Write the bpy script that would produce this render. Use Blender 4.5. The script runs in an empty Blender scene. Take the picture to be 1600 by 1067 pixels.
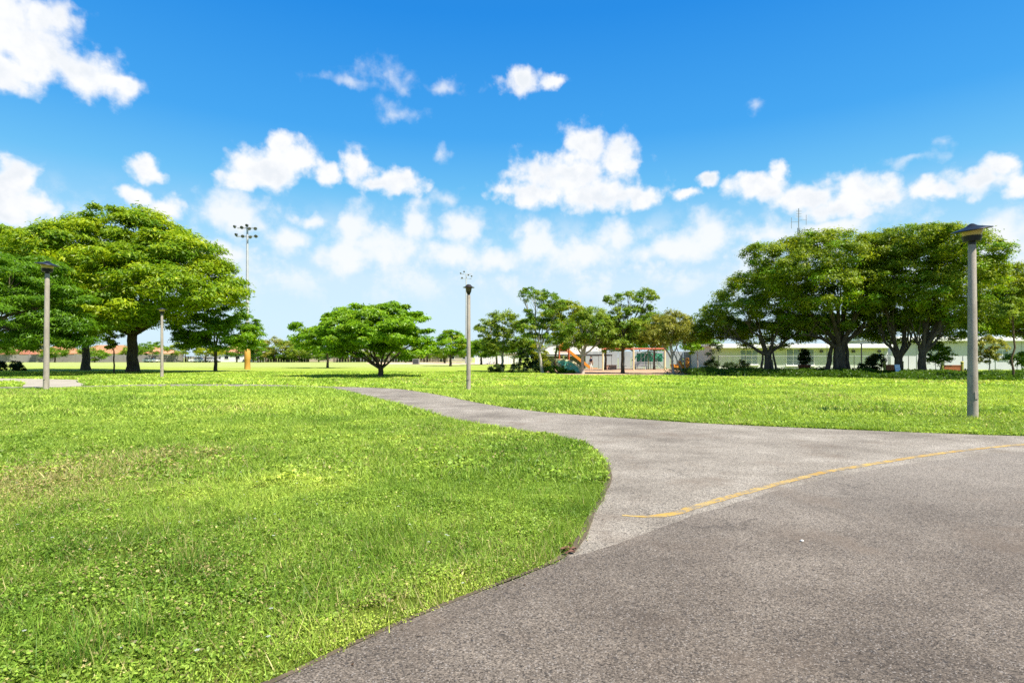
import bpy, bmesh, math, random
import numpy as np
from mathutils import Vector, Matrix, Euler

R = math.radians
rnd = random.Random(7)
rng = np.random.default_rng(11)
C = bpy.context.scene
col = C.collection

# ------------------------------------------------------------------ camera, sky, sun, exposure
CAM_H, F, CX, HOR = 1.6, 888.9, 800.0, 558.0
cam_d = bpy.data.cameras.new('camera'); cam_d.lens = 20; cam_d.sensor_width = 36
cam_d.shift_y = 24.5 / 1600.0
cam_d.clip_start = 0.05; cam_d.clip_end = 5000
cam = bpy.data.objects.new('camera', cam_d); col.objects.link(cam)
cam.location = (0, 0, CAM_H); cam.rotation_euler = (R(90), 0, 0)
C.camera = cam

SUN_AZ, SUN_EL = 130.0, 56.0          # clockwise from the viewing direction, above the horizon
C.view_settings.view_transform = 'Standard'; C.view_settings.look = 'None'
C.view_settings.exposure = 1.0; C.view_settings.gamma = 1.0; C.view_settings.use_curve_mapping = False
try:
    C.cycles.use_denoising = False
    C.cycles.max_bounces = 6; C.cycles.diffuse_bounces = 3; C.cycles.transmission_bounces = 4
    C.cycles.glossy_bounces = 2; C.cycles.caustics_reflective = False; C.cycles.caustics_refractive = False
except Exception:
    pass


class NT:
    """small helper that strings shader nodes together"""
    def __init__(s, tree): s.t = tree
    def n(s, typ, **kw):
        x = s.t.nodes.new(typ)
        for k, v in kw.items(): setattr(x, k, v)
        return x
    def plug(s, sock, v):
        if isinstance(v, bpy.types.NodeSocket): s.t.links.new(v, sock)
        elif v is not None: sock.default_value = v
    def math(s, op, a, b=None, c=None, clamp=False):
        x = s.n('ShaderNodeMath', operation=op, use_clamp=clamp)
        s.plug(x.inputs[0], a); s.plug(x.inputs[1], b); s.plug(x.inputs[2], c)
        return x.outputs[0]
    def vec(s, op, a, b=None, c=None):
        x = s.n('ShaderNodeVectorMath', operation=op)
        s.plug(x.inputs[0], a); s.plug(x.inputs[1], b); s.plug(x.inputs[2], c)
        return x.outputs['Value'] if op in ('LENGTH', 'DOT_PRODUCT') else x.outputs[0]
    def noise(s, v, scale, detail=4, rough=0.5, out='Fac', lac=2.0):
        x = s.n('ShaderNodeTexNoise'); s.plug(x.inputs['Vector'], v)
        x.inputs['Scale'].default_value = scale; x.inputs['Detail'].default_value = detail
        x.inputs['Roughness'].default_value = rough; x.inputs['Lacunarity'].default_value = lac
        return x.outputs[out]
    def voro(s, v, scale, out='Color', feature='F1'):
        x = s.n('ShaderNodeTexVoronoi', feature=feature); s.plug(x.inputs['Vector'], v)
        x.inputs['Scale'].default_value = scale
        return x.outputs[out]
    def ramp(s, v, pts, interp='LINEAR'):
        x = s.n('ShaderNodeValToRGB'); s.plug(x.inputs[0], v); x.color_ramp.interpolation = interp
        e = x.color_ramp.elements
        while len(e) < len(pts): e.new(0.5)
        for el, (p, c) in zip(e, pts):
            el.position = p; el.color = tuple(c) + (1,) if len(c) == 3 else c
        return x.outputs[0]
    def mix(s, f, a, b, blend='MIX'):
        x = s.n('ShaderNodeMix', data_type='RGBA', blend_type=blend)
        s.plug(x.inputs[0], f)
        for i, v in ((6, a), (7, b)):
            s.plug(x.inputs[i], tuple(v) + (1,) if isinstance(v, (tuple, list)) and len(v) == 3 else v)
        return x.outputs[2]
    def smooth(s, v, lo, hi, a=0.0, b=1.0):
        x = s.n('ShaderNodeMapRange', interpolation_type='SMOOTHSTEP')
        s.plug(x.inputs[0], v)
        for i, q in ((1, lo), (2, hi), (3, a), (4, b)): s.plug(x.inputs[i], q)
        return x.outputs[0]


def azel(px, py):
    x, z = (px - CX) / F, (HOR - py) / F
    return math.atan2(x, 1.0), math.atan2(z, math.hypot(x, 1.0))


def make_world():
    w = bpy.data.worlds.new('World'); C.world = w; w.use_nodes = True
    t = w.node_tree; t.nodes.clear(); k = NT(t)
    out = k.n('ShaderNodeOutputWorld'); bg = k.n('ShaderNodeBackground')
    bg.inputs['Strength'].default_value = 0.12
    t.links.new(bg.outputs[0], out.inputs[0])
    sky = k.n('ShaderNodeTexSky', sky_type='NISHITA')
    sky.sun_disc = False; sky.sun_elevation = R(SUN_EL); sky.sun_rotation = R(SUN_AZ)
    sky.air_density = 1.0; sky.dust_density = 0.6; sky.ozone_density = 3.0; sky.altitude = 0
    hs = k.n('ShaderNodeHueSaturation'); hs.inputs['Saturation'].default_value = 1.22
    hs.inputs['Value'].default_value = 1.0; hs.inputs['Hue'].default_value = 0.5
    t.links.new(sky.outputs[0], hs.inputs['Color'])
    base = hs.outputs[0]
    tc = k.n('ShaderNodeTexCoord'); d = tc.outputs['Generated']
    sep = k.n('ShaderNodeSeparateXYZ'); t.links.new(d, sep.inputs[0])
    az = k.math('ARCTAN2', sep.outputs[0], sep.outputs[1])
    el = k.math('ARCSINE', sep.outputs[2])
    # azure of a deep blue tropical sky overhead, pale haze near the horizon
    grad = k.ramp(k.math('DIVIDE', el, 1.5708, clamp=True),
                  [(0.0, (2.55, 3.40, 4.05)), (0.084, (2.75, 3.48, 4.0)), (0.122, (1.60, 2.98, 3.95)), (0.178, (0.62, 2.25, 3.82)),
                   (0.233, (0.22, 1.62, 3.72)), (0.345, (0.05, 1.10, 3.35)), (0.6, (0.10, 0.80, 2.3)), (1.0, (0.16, 0.70, 1.8))])
    base = k.mix(0.9, base, grad)
    cb = k.n('ShaderNodeCombineXYZ'); t.links.new(az, cb.inputs[0]); t.links.new(el, cb.inputs[1])
    P = cb.outputs[0]
    wn1 = k.noise(P, 9.0, 3, 0.5, 'Color'); wn2 = k.noise(P, 26.0, 4, 0.6, 'Color')
    warp = k.vec('MULTIPLY_ADD', k.vec('SUBTRACT', wn1, (0.5, 0.5, 0.5)), (0.05, 0.036, 0.0), P)
    warp = k.vec('MULTIPLY_ADD', k.vec('SUBTRACT', wn2, (0.5, 0.5, 0.5)), (0.034, 0.028, 0.0), warp)
    fb = k.noise(P, 30.0, 9, 0.54)
    fbig = k.noise(P, 11.0, 5, 0.55)
    # puffs of each cloud: photograph direction of the centre, half width, half height
    solid = [(40, 70, 100, 60), (125, 112, 78, 36), (70, 30, 60, 40), (20, 110, 80, 38), (178, 125, 36, 18), (0, 20, 60, 50),
             (22, 280, 42, 34), (48, 325, 48, 24), (-10, 310, 50, 50), (20, 345, 60, 25),
             (226, 258, 30, 20), (208, 305, 30, 16), (252, 322, 34, 20),
             (415, 262, 58, 32), (375, 280, 40, 20), (462, 250, 32, 26), (436, 228, 24, 18),
             (560, 258, 28, 26), (622, 286, 42, 22), (516, 268, 24, 18), (588, 284, 40, 14),
             (814, 130, 32, 22), (862, 132, 26, 13),
             (918, 222, 40, 32), (968, 250, 36, 38), (880, 270, 82, 36), (832, 302, 62, 24), (942, 302, 82, 26), (1000, 308, 32, 18), (790, 300, 26, 14),
             (1110, 282, 18, 13), (1066, 306, 24, 10),
             (1182, 294, 46, 24), (1208, 270, 20, 14), (1262, 306, 50, 28), (1338, 294, 52, 26), (1384, 298, 36, 20), (1300, 322, 70, 18),
             (1458, 292, 42, 16), (1540, 278, 48, 26), (1566, 256, 28, 22), (1600, 288, 46, 20)]
    soft = [(365, 335, 45, 34), (448, 372, 36, 20), (558, 355, 26, 34), (648, 350, 24, 36), (604, 388, 66, 26), (722, 358, 28, 24),
            (965, 368, 44, 22), (1112, 368, 40, 30), (838, 378, 28, 34), (545, 402, 50, 22), (1060, 390, 60, 24), (900, 400, 60, 24),
            (1300, 352, 60, 16), (1560, 372, 56, 34), (490, 340, 30, 12), (700, 400, 50, 20), (1200, 370, 50, 20), (770, 405, 50, 18), (330, 400, 50, 20)]
    wisp = [(600, 118, 46, 18), (624, 174, 34, 14), (702, 136, 38, 12), (1436, 244, 46, 8), (1474, 220, 22, 14), (545, 128, 50, 10), (690, 240, 12, 16), (1184, 168, 14, 10), (705, 310, 20, 14)]

    def field(puffs, sm, grow=1.12):
        f = None
        for (px, py, rx, ry) in puffs:
            a, e = azel(px, py)
            ra = (azel(px + rx, py)[0] - azel(px - rx, py)[0]) / 2
            re = (azel(px, py - ry)[1] - azel(px, py + ry)[1]) / 2
            ra *= grow; re *= grow
            L = k.vec('LENGTH', k.vec('MULTIPLY_ADD', warp, (1 / ra, 1 / re, 0), (-a / ra, -e / re, 0)))
            if f is None: f = L
            else: f = k.math('SMOOTH_MIN', f, L, sm)
        return f
    fbm = k.math('SUBTRACT', fb, 0.5); fbb = k.math('SUBTRACT', fbig, 0.5)
    fine = k.math('SUBTRACT', k.noise(P, 75.0, 5, 0.6), 0.5)
    puff = k.math('SUBTRACT', 0.45, k.voro(k.vec('MULTIPLY_ADD', k.vec('SUBTRACT', wn2, (0.5, 0.5, 0.5)), (0.03, 0.03, 0.0), P), 42.0, 'Distance', 'SMOOTH_F1'))
    det = k.math('ADD', k.math('ADD', k.math('MULTIPLY', fbm, 1.5), k.math('MULTIPLY', fbb, 0.9)), k.math('ADD', k.math('MULTIPLY', fine, 0.35), k.math('MULTIPLY', puff, 0.6)))
    s1 = k.math('ADD', k.math('SUBTRACT', 1.0, field(solid, 0.25)), det)
    a1 = k.math('MULTIPLY', k.smooth(s1, -0.18, 0.62), k.smooth(k.noise(P, 20.0, 6, 0.62), 0.20, 0.46, 0.84, 1.0))
    s2 = k.math('ADD', k.math('SUBTRACT', 1.0, field(soft, 0.4)), det)
    a2 = k.math('MULTIPLY', k.smooth(s2, -0.45, 0.75), 0.90)
    s3 = k.math('ADD', k.math('SUBTRACT', 1.0, field(wisp, 0.3)), k.math('MULTIPLY', det, 1.7))
    a3 = k.math('MULTIPLY', k.smooth(s3, -0.3, 1.7), 0.72)
    # the same kind of fair-weather clouds all round the sky outside the frame
    n_far = k.noise(d, 3.2, 8, 0.55)
    outside = k.smooth(k.math('ABSOLUTE', az), 0.85, 1.05)
    a4 = k.math('MULTIPLY', k.math('MULTIPLY', k.smooth(n_far, 0.56, 0.66), outside), k.smooth(el, 1.2, 0.5))
    # low haze with faint cloud tops
    lown = k.math('ADD', k.noise(P, 14.0, 6, 0.6), k.math('MULTIPLY', fbm, 0.4))
    low = k.math('MULTIPLY', k.math('MULTIPLY', k.smooth(lown, 0.42, 0.68), k.smooth(el, 0.27, 0.15)), k.math('MULTIPLY', k.smooth(el, 0.06, 0.16), 0.78))
    al = k.math('MAXIMUM', k.math('MAXIMUM', a1, a2), k.math('MAXIMUM', k.math('MAXIMUM', a3, a4), low))
    # cloud body: bright crowns, faintly grey hollows
    shade = k.math('ADD', k.noise(k.vec('ADD', P, (0.0, 0.012, 0.0)), 17.0, 6, 0.6), k.math('MULTIPLY', puff, -0.25))
    core = k.smooth(s1, 0.2, 0.9)
    gray = k.math('MULTIPLY', k.smooth(shade, 0.40, 0.62), core)
    ccol = k.mix(k.math('MULTIPLY', gray, 0.55), (4.15, 4.20, 4.28), (3.05, 3.35, 3.7))
    final = k.mix(al, base, ccol)
    t.links.new(final, bg.inputs['Color'])
    try:
        w.cycles.sampling_method = 'MANUAL'; w.cycles.sample_map_resolution = 1024
    except Exception:
        pass


make_world()
sl = bpy.data.lights.new('sun', 'SUN'); sl.energy = 5.0; sl.angle = R(0.53); sl.color = (1.0, 0.93, 0.82)
sun = bpy.data.objects.new('sun', sl); col.objects.link(sun)
sd = Vector((math.sin(R(SUN_AZ)) * math.cos(R(SUN_EL)), math.cos(R(SUN_AZ)) * math.cos(R(SUN_EL)), math.sin(R(SUN_EL))))
sun.rotation_euler = sd.to_track_quat('Z', 'Y').to_euler(); sun.location = (30, -20, 50)


# ------------------------------------------------------------------ where a direction of the photograph meets the ground
def G(px, py):
    Y = F * CAM_H / (py - HOR)
    return ((px - CX) / F * Y, Y)


def at(px, py, Y):
    return ((px - CX) / F * Y, Y, CAM_H + (HOR - py) / F * Y)


# ------------------------------------------------------------------ materials
MATS = {}


def mat(name, build):
    m = bpy.data.materials.new(name); m.use_nodes = True
    t = m.node_tree; t.nodes.clear(); k = NT(t)
    out = k.n('ShaderNodeOutputMaterial')
    build(k, out); MATS[name] = m
    return m


def principled(k, out, color, rough=0.6, metal=0.0, bump=None, bdist=0.01, bstr=0.5, spec=0.4):
    b = k.n('ShaderNodeBsdfPrincipled')
    k.plug(b.inputs['Base Color'], tuple(color) + (1,) if isinstance(color, tuple) and len(color) == 3 else color)
    k.plug(b.inputs['Roughness'], rough); k.plug(b.inputs['Metallic'], metal)
    b.inputs['Specular IOR Level'].default_value = spec
    if bump is not None:
        bn = k.n('ShaderNodeBump'); k.plug(bn.inputs['Height'], bump)
        bn.inputs['Distance'].default_value = bdist; bn.inputs['Strength'].default_value = bstr
        k.t.links.new(bn.outputs[0], b.inputs['Normal'])
    k.t.links.new(b.outputs[0], out.inputs[0])
    return b


def plain(name, c, rough=0.6, metal=0.0, var=0.25, scale=3.0, spec=0.4):
    """weathered single colour: slow stains plus fine grain"""
    def f(k, out):
        o = k.n('ShaderNodeTexCoord').outputs['Object']
        a = k.noise(o, scale, 5, 0.6); b = k.noise(o, scale * 14, 3, 0.6)
        v = k.math('ADD', k.math('MULTIPLY', a, 0.7), k.math('MULTIPLY', b, 0.3))
        lo = tuple(x * (1 - var) for x in c); hi = tuple(min(0.9, x * (1 + var * 0.7)) for x in c)
        principled(k, out, k.ramp(v, [(0.3, lo), (0.7, hi)]), rough, metal, b, 0.004, 0.3, spec)
    return mat(name, f)


def leaf_material(name, trans=0.32, gloss=0.05):
    def f(k, out):
        a = k.n('ShaderNodeAttribute', attribute_name='col').outputs['Color']
        df = k.n('ShaderNodeBsdfDiffuse'); k.plug(df.inputs[0], a)
        tr = k.n('ShaderNodeBsdfTranslucent'); k.plug(tr.inputs[0], k.mix(1.0, a, (1.35, 1.3, 0.7), 'MULTIPLY'))
        gl = k.n('ShaderNodeBsdfGlossy'); gl.inputs['Roughness'].default_value = 0.45; gl.inputs[0].default_value = (0.8, 0.85, 0.8, 1)
        m1 = k.n('ShaderNodeMixShader'); m1.inputs[0].default_value = trans
        k.t.links.new(df.outputs[0], m1.inputs[1]); k.t.links.new(tr.outputs[0], m1.inputs[2])
        m2 = k.n('ShaderNodeMixShader'); m2.inputs[0].default_value = gloss
        k.t.links.new(m1.outputs[0], m2.inputs[1]); k.t.links.new(gl.outputs[0], m2.inputs[2])
        k.t.links.new(m2.outputs[0], out.inputs[0])
    return mat(name, f)


leaf_material('leaf', 0.46, 0.02); leaf_material('grass_blade', 0.40, 0.015)


def bark(name, lo, hi):
    def f(k, out):
        o = k.n('ShaderNodeTexCoord').outputs['Object']
        s = k.vec('MULTIPLY', o, (1, 1, 0.22))
        a = k.noise(s, 9, 6, 0.65); b = k.noise(o, 1.7, 3, 0.5)
        v = k.math('ADD', k.math('MULTIPLY', a, 0.65), k.math('MULTIPLY', b, 0.35))
        principled(k, out, k.ramp(v, [(0.32, lo), (0.68, hi)]), 0.9, 0, a, 0.04, 0.8, 0.2)
    return mat(name, f)


bark('bark_dark', (0.030, 0.023, 0.016), (0.135, 0.105, 0.075))
bark('bark_pale', (0.17, 0.15, 0.12), (0.52, 0.48, 0.41))
bark('bark_brown', (0.045, 0.03, 0.02), (0.16, 0.11, 0.07))


def m_lawn(k, out):
    o = k.n('ShaderNodeTexCoord').outputs['Object']
    big = k.noise(o, 0.12, 5, 0.6); mid = k.noise(o, 0.9, 5, 0.6); fine = k.noise(o, 22, 4, 0.7); grit = k.noise(o, 120, 2, 0.6)
    streak = k.noise(k.vec('MULTIPLY', o, (0.35, 1.0, 1.0)), 1.6, 5, 0.65)
    v = k.math('ADD', k.math('ADD', k.math('MULTIPLY', big, 0.35), k.math('MULTIPLY', mid, 0.25)), k.math('ADD', k.math('MULTIPLY', fine, 0.25), k.math('MULTIPLY', streak, 0.15)))
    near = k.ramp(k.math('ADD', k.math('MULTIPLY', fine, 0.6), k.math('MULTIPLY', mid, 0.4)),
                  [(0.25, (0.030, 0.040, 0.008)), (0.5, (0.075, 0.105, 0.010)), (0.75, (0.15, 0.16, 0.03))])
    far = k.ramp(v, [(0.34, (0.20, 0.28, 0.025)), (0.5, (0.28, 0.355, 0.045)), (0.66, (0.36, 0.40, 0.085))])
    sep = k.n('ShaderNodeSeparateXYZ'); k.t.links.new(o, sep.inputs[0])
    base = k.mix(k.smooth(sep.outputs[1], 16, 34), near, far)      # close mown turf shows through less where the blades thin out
    # the ball field beyond is drier and yellower
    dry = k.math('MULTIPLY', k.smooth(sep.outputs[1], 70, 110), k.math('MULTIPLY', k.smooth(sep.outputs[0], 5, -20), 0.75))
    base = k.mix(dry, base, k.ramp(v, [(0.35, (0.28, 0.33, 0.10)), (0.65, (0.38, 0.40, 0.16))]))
    principled(k, out, base, 0.95, 0, fine, 0.03, 0.6, 0.1)


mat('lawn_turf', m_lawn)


def m_asphalt(lo, mid, hi, stain, stone, worn=False):
    def f(k, out):
        o = k.n('ShaderNodeTexCoord').outputs['Object']
        cells = k.voro(o, 140, 'Color'); dist = k.voro(o, 140, 'Distance')
        sepc = k.n('ShaderNodeSeparateXYZ'); k.t.links.new(cells, sepc.inputs[0])
        grain = k.noise(o, 60, 6, 0.75)
        slow = k.noise(o, 0.55, 6, 0.62); blot = k.noise(k.vec('ADD', o, (7.3, 2.1, 0)), 1.7, 6, 0.68)
        long = k.noise(k.vec('MULTIPLY', o, (0.5, 1.6, 1)), 0.8, 5, 0.6)
        tone = k.math('ADD', k.math('MULTIPLY', slow, 0.55), k.math('ADD', k.math('MULTIPLY', blot, 0.25), k.math('MULTIPLY', long, 0.2)))
        c = k.ramp(tone, [(0.38, lo), (0.5, mid), (0.61, hi)])
        if worn:                                     # the newer mat is polished paler away from its middle
            sy = k.n('ShaderNodeSeparateXYZ'); k.t.links.new(o, sy.inputs[0])
            wv = k.math('MULTIPLY', k.smooth(k.math('ADD', sy.outputs[1], k.math('MULTIPLY', blot, 3.0)), 5.2, 10.5), 0.72)
            c = k.mix(wv, c, (0.225, 0.202, 0.172))
        g = k.math('ADD', k.math('MULTIPLY', sepc.outputs[0], 0.55), k.math('MULTIPLY', grain, 0.45))
        c = k.mix(1.0, c, k.ramp(g, [(0.20, (0.20, 0.19, 0.18)), (0.42, (0.86, 0.85, 0.84)), (0.60, (1.14, 1.13, 1.12)), (0.8, (2.0, 1.97, 1.9))]), 'MULTIPLY')
        c = k.mix(k.math('MULTIPLY', k.smooth(sepc.outputs[1], 0.93, 0.97), stone), c, (0.42, 0.39, 0.36))
        pit = k.math('MULTIPLY', k.smooth(k.noise(o, 38, 3, 0.6), 0.40, 0.34), 0.7)
        c = k.mix(pit, c, (0.028, 0.026, 0.026))
        rust = k.smooth(k.noise(k.vec('ADD', o, (3, 9, 0)), 0.9, 5, 0.6), 0.52, 0.72)
        c = k.mix(k.math('MULTIPLY', rust, stain), c, (0.15, 0.115, 0.085))
        wob_ = k.vec('MULTIPLY_ADD', k.noise(o, 2.2, 5, 0.65, 'Color'), (0.9, 0.9, 0.0), o)
        ce = k.voro(wob_, 0.42, 'Distance', 'DISTANCE_TO_EDGE')
        ck = k.math('MULTIPLY', k.smooth(ce, 0.006, 0.002), k.smooth(k.noise(k.vec('ADD', o, (5, 1, 0)), 0.8, 3, 0.5), 0.52, 0.6))
        c = k.mix(k.math('MULTIPLY', ck, 0.42), c, (0.035, 0.03, 0.026))
        h = k.math('ADD', k.math('MULTIPLY', dist, -0.6), grain)
        principled(k, out, c, 0.88, 0, h, 0.006, 0.7, 0.25)
    return f


mat('asphalt_old', m_asphalt((0.150, 0.131, 0.107), (0.222, 0.198, 0.164), (0.292, 0.265, 0.224), 0.55, 0.35))
mat('asphalt_dark', m_asphalt((0.086, 0.071, 0.057), (0.122, 0.102, 0.082), (0.172, 0.147, 0.120), 0.45, 0.4, True))


def m_concrete_path(k, out):
    o = k.n('ShaderNodeTexCoord').outputs['Object']
    a = k.noise(o, 0.9, 6, 0.6); b = k.noise(o, 40, 3, 0.6)
    principled(k, out, k.ramp(k.math('ADD', k.math('MULTIPLY', a, 0.7), k.math('MULTIPLY', b, 0.3)), [(0.35, (0.26, 0.23, 0.18)), (0.65, (0.42, 0.38, 0.31))]), 0.9, 0, b, 0.004, 0.4, 0.2)


mat('concrete_path', m_concrete_path)


def m_yellow(k, out):
    o = k.n('ShaderNodeTexCoord').outputs['Object']
    w = k.math('ADD', k.math('MULTIPLY', k.noise(o, 6, 6, 0.7), 0.6), k.math('MULTIPLY', k.noise(o, 60, 3, 0.7), 0.4))
    ye = k.ramp(k.noise(o, 3.0, 4, 0.6), [(0.35, (0.36, 0.22, 0.05)), (0.65, (0.52, 0.36, 0.10))])
    c = k.mix(k.smooth(w, 0.57, 0.455), (0.19, 0.165, 0.13), ye)
    principled(k, out, c, 0.8, 0, w, 0.004, 0.5, 0.25)


mat('yellow_paint', m_yellow)


def m_pole(k, out):
    o = k.n('ShaderNodeTexCoord').outputs['Object']
    a = k.noise(k.vec('MULTIPLY', o, (1, 1, 0.3)), 5, 6, 0.6); b = k.voro(o, 110, 'Color'); c2 = k.noise(o, 90, 3, 0.7)
    s = k.n('ShaderNodeSeparateXYZ'); k.t.links.new(b, s.inputs[0])
    c = k.ramp(a, [(0.3, (0.25, 0.225, 0.185)), (0.7, (0.40, 0.365, 0.31))])
    c = k.mix(1.0, c, k.ramp(s.outputs[0], [(0.0, (0.72, 0.70, 0.68)), (1.0, (1.18, 1.15, 1.12))]), 'MULTIPLY')
    principled(k, out, c, 0.85, 0, c2, 0.004, 0.5, 0.25)


mat('pole_concrete', m_pole)
plain('lamp_metal', (0.032, 0.026, 0.022), 0.5, 0.3, 0.4, 5)
plain('lamp_metal_black', (0.016, 0.017, 0.02), 0.42, 0.3, 0.4, 5)
plain('lamp_diffuser', (0.62, 0.45, 0.14), 0.35, 0, 0.3, 6)
plain('lamp_diffuser_brown', (0.15, 0.105, 0.05), 0.35, 0, 0.3, 6)
plain('galvanized', (0.50, 0.51, 0.52), 0.5, 0.3, 0.15, 2)
plain('dark_steel', (0.07, 0.072, 0.078), 0.5, 0.4, 0.3, 3)
plain('flood_grey', (0.17, 0.175, 0.18), 0.5, 0.3, 0.2, 3)
plain('mast_grey', (0.24, 0.25, 0.27), 0.6, 0.2, 0.2, 3)
plain('white_paint', (0.74, 0.74, 0.72), 0.6, 0, 0.08, 0.7)
plain('wall_pale_green', (0.49, 0.51, 0.47), 0.75, 0, 0.07, 0.5)
plain('wall_blue_white', (0.47, 0.48, 0.52), 0.75, 0, 0.08, 0.5)
plain('wall_cream', (0.42, 0.36, 0.29), 0.8, 0, 0.1, 0.5)
plain('fascia_white', (0.80, 0.79, 0.76), 0.6, 0, 0.06, 0.8)
plain('metal_panel', (0.36, 0.40, 0.41), 0.5, 0.1, 0.12, 0.8)
plain('roof_terracotta', (0.52, 0.24, 0.13), 0.85, 0, 0.25, 0.9)
plain('roof_orange', (0.42, 0.20, 0.10), 0.85, 0, 0.22, 0.9)
plain('roof_pale', (0.34, 0.30, 0.27), 0.85, 0, 0.15, 0.9)
plain('roof_red', (0.34, 0.13, 0.075), 0.85, 0, 0.2, 0.9)
plain('masonry_grey', (0.24, 0.225, 0.21), 0.9, 0, 0.2, 0.6)
plain('wood_weathered', (0.20, 0.165, 0.13), 0.85, 0, 0.3, 2)
plain('window_glass', (0.20, 0.26, 0.27), 0.12, 0, 0.2, 0.6, 0.6)
plain('dark_glass', (0.03, 0.035, 0.04), 0.1, 0, 0.2, 0.6, 0.6)
plain('orange_plastic', (0.62, 0.25, 0.03), 0.45, 0, 0.15, 1.5)
plain('orange_red_paint', (0.50, 0.12, 0.05), 0.5, 0, 0.15, 1.5)
plain('cream_paint', (0.70, 0.60, 0.36), 0.55, 0, 0.1, 1.5)
plain('teal_plastic', (0.14, 0.50, 0.38), 0.45, 0, 0.12, 1.5)
plain('green_plastic', (0.05, 0.33, 0.20), 0.5, 0, 0.15, 1.5)
plain('salmon_paint', (0.58, 0.33, 0.25), 0.6, 0, 0.12, 1.5)
plain('grey_violet', (0.24, 0.22, 0.27), 0.6, 0, 0.12, 1.5)
plain('rust_panel', (0.34, 0.11, 0.03), 0.6, 0, 0.3, 2.5)
plain('lime_post', (0.40, 0.38, 0.06), 0.55, 0, 0.2, 2)
plain('padding_orange', (0.58, 0.30, 0.06), 0.7, 0, 0.2, 1.5)
plain('terracotta_pot', (0.22, 0.07, 0.04), 0.8, 0, 0.25, 3)
plain('car_white', (0.75, 0.75, 0.75), 0.25, 0, 0.04, 1)
plain('rubber', (0.02, 0.02, 0.02), 0.8, 0, 0.2, 4)
plain('stone_white', (0.62, 0.60, 0.56), 0.8, 0, 0.2, 30)
plain('dead_leaf', (0.16, 0.07, 0.05), 0.8, 0, 0.5, 25)
plain('skin', (0.42, 0.25, 0.17), 0.6, 0, 0.05, 3)
plain('cloth_navy', (0.03, 0.035, 0.09), 0.9, 0, 0.2, 8)
plain('cloth_white', (0.66, 0.64, 0.60), 0.9, 0, 0.1, 8)
plain('hair_black', (0.02, 0.016, 0.013), 0.7, 0, 0.3, 20)
plain('blue_white_fabric', (0.55, 0.66, 0.78), 0.8, 0, 0.15, 4)
plain('mulch', (0.44, 0.28, 0.17), 0.95, 0, 0.35, 1.2)
plain('soil', (0.105, 0.080, 0.052), 0.95, 0, 0.5, 6)
plain('clay', (0.56, 0.42, 0.27), 0.95, 0, 0.2, 0.2)


# ------------------------------------------------------------------ mesh helpers
def fast_mesh(name, V, Q, colors=None, smooth=False):
    """V (n,3); Q (m,3) or (m,4) indices"""
    me = bpy.data.meshes.new(name)
    V = np.asarray(V, np.float32); Q = np.asarray(Q, np.int32)
    m, kk = Q.shape
    me.vertices.add(len(V)); me.vertices.foreach_set('co', V.ravel())
    me.loops.add(m * kk); me.loops.foreach_set('vertex_index', Q.ravel())
    me.polygons.add(m); me.polygons.foreach_set('loop_start', np.arange(0, m * kk, kk, dtype=np.int32))
    if colors is not None:
        ca = me.color_attributes.new('col', 'FLOAT_COLOR', 'POINT')
        c4 = np.ones((len(V), 4), np.float32); c4[:, :3] = colors
        ca.data.foreach_set('color', c4.ravel())
    me.polygons.foreach_set('use_smooth', np.full(m, smooth, dtype=bool))
    me.update(calc_edges=True)
    return me


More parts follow.
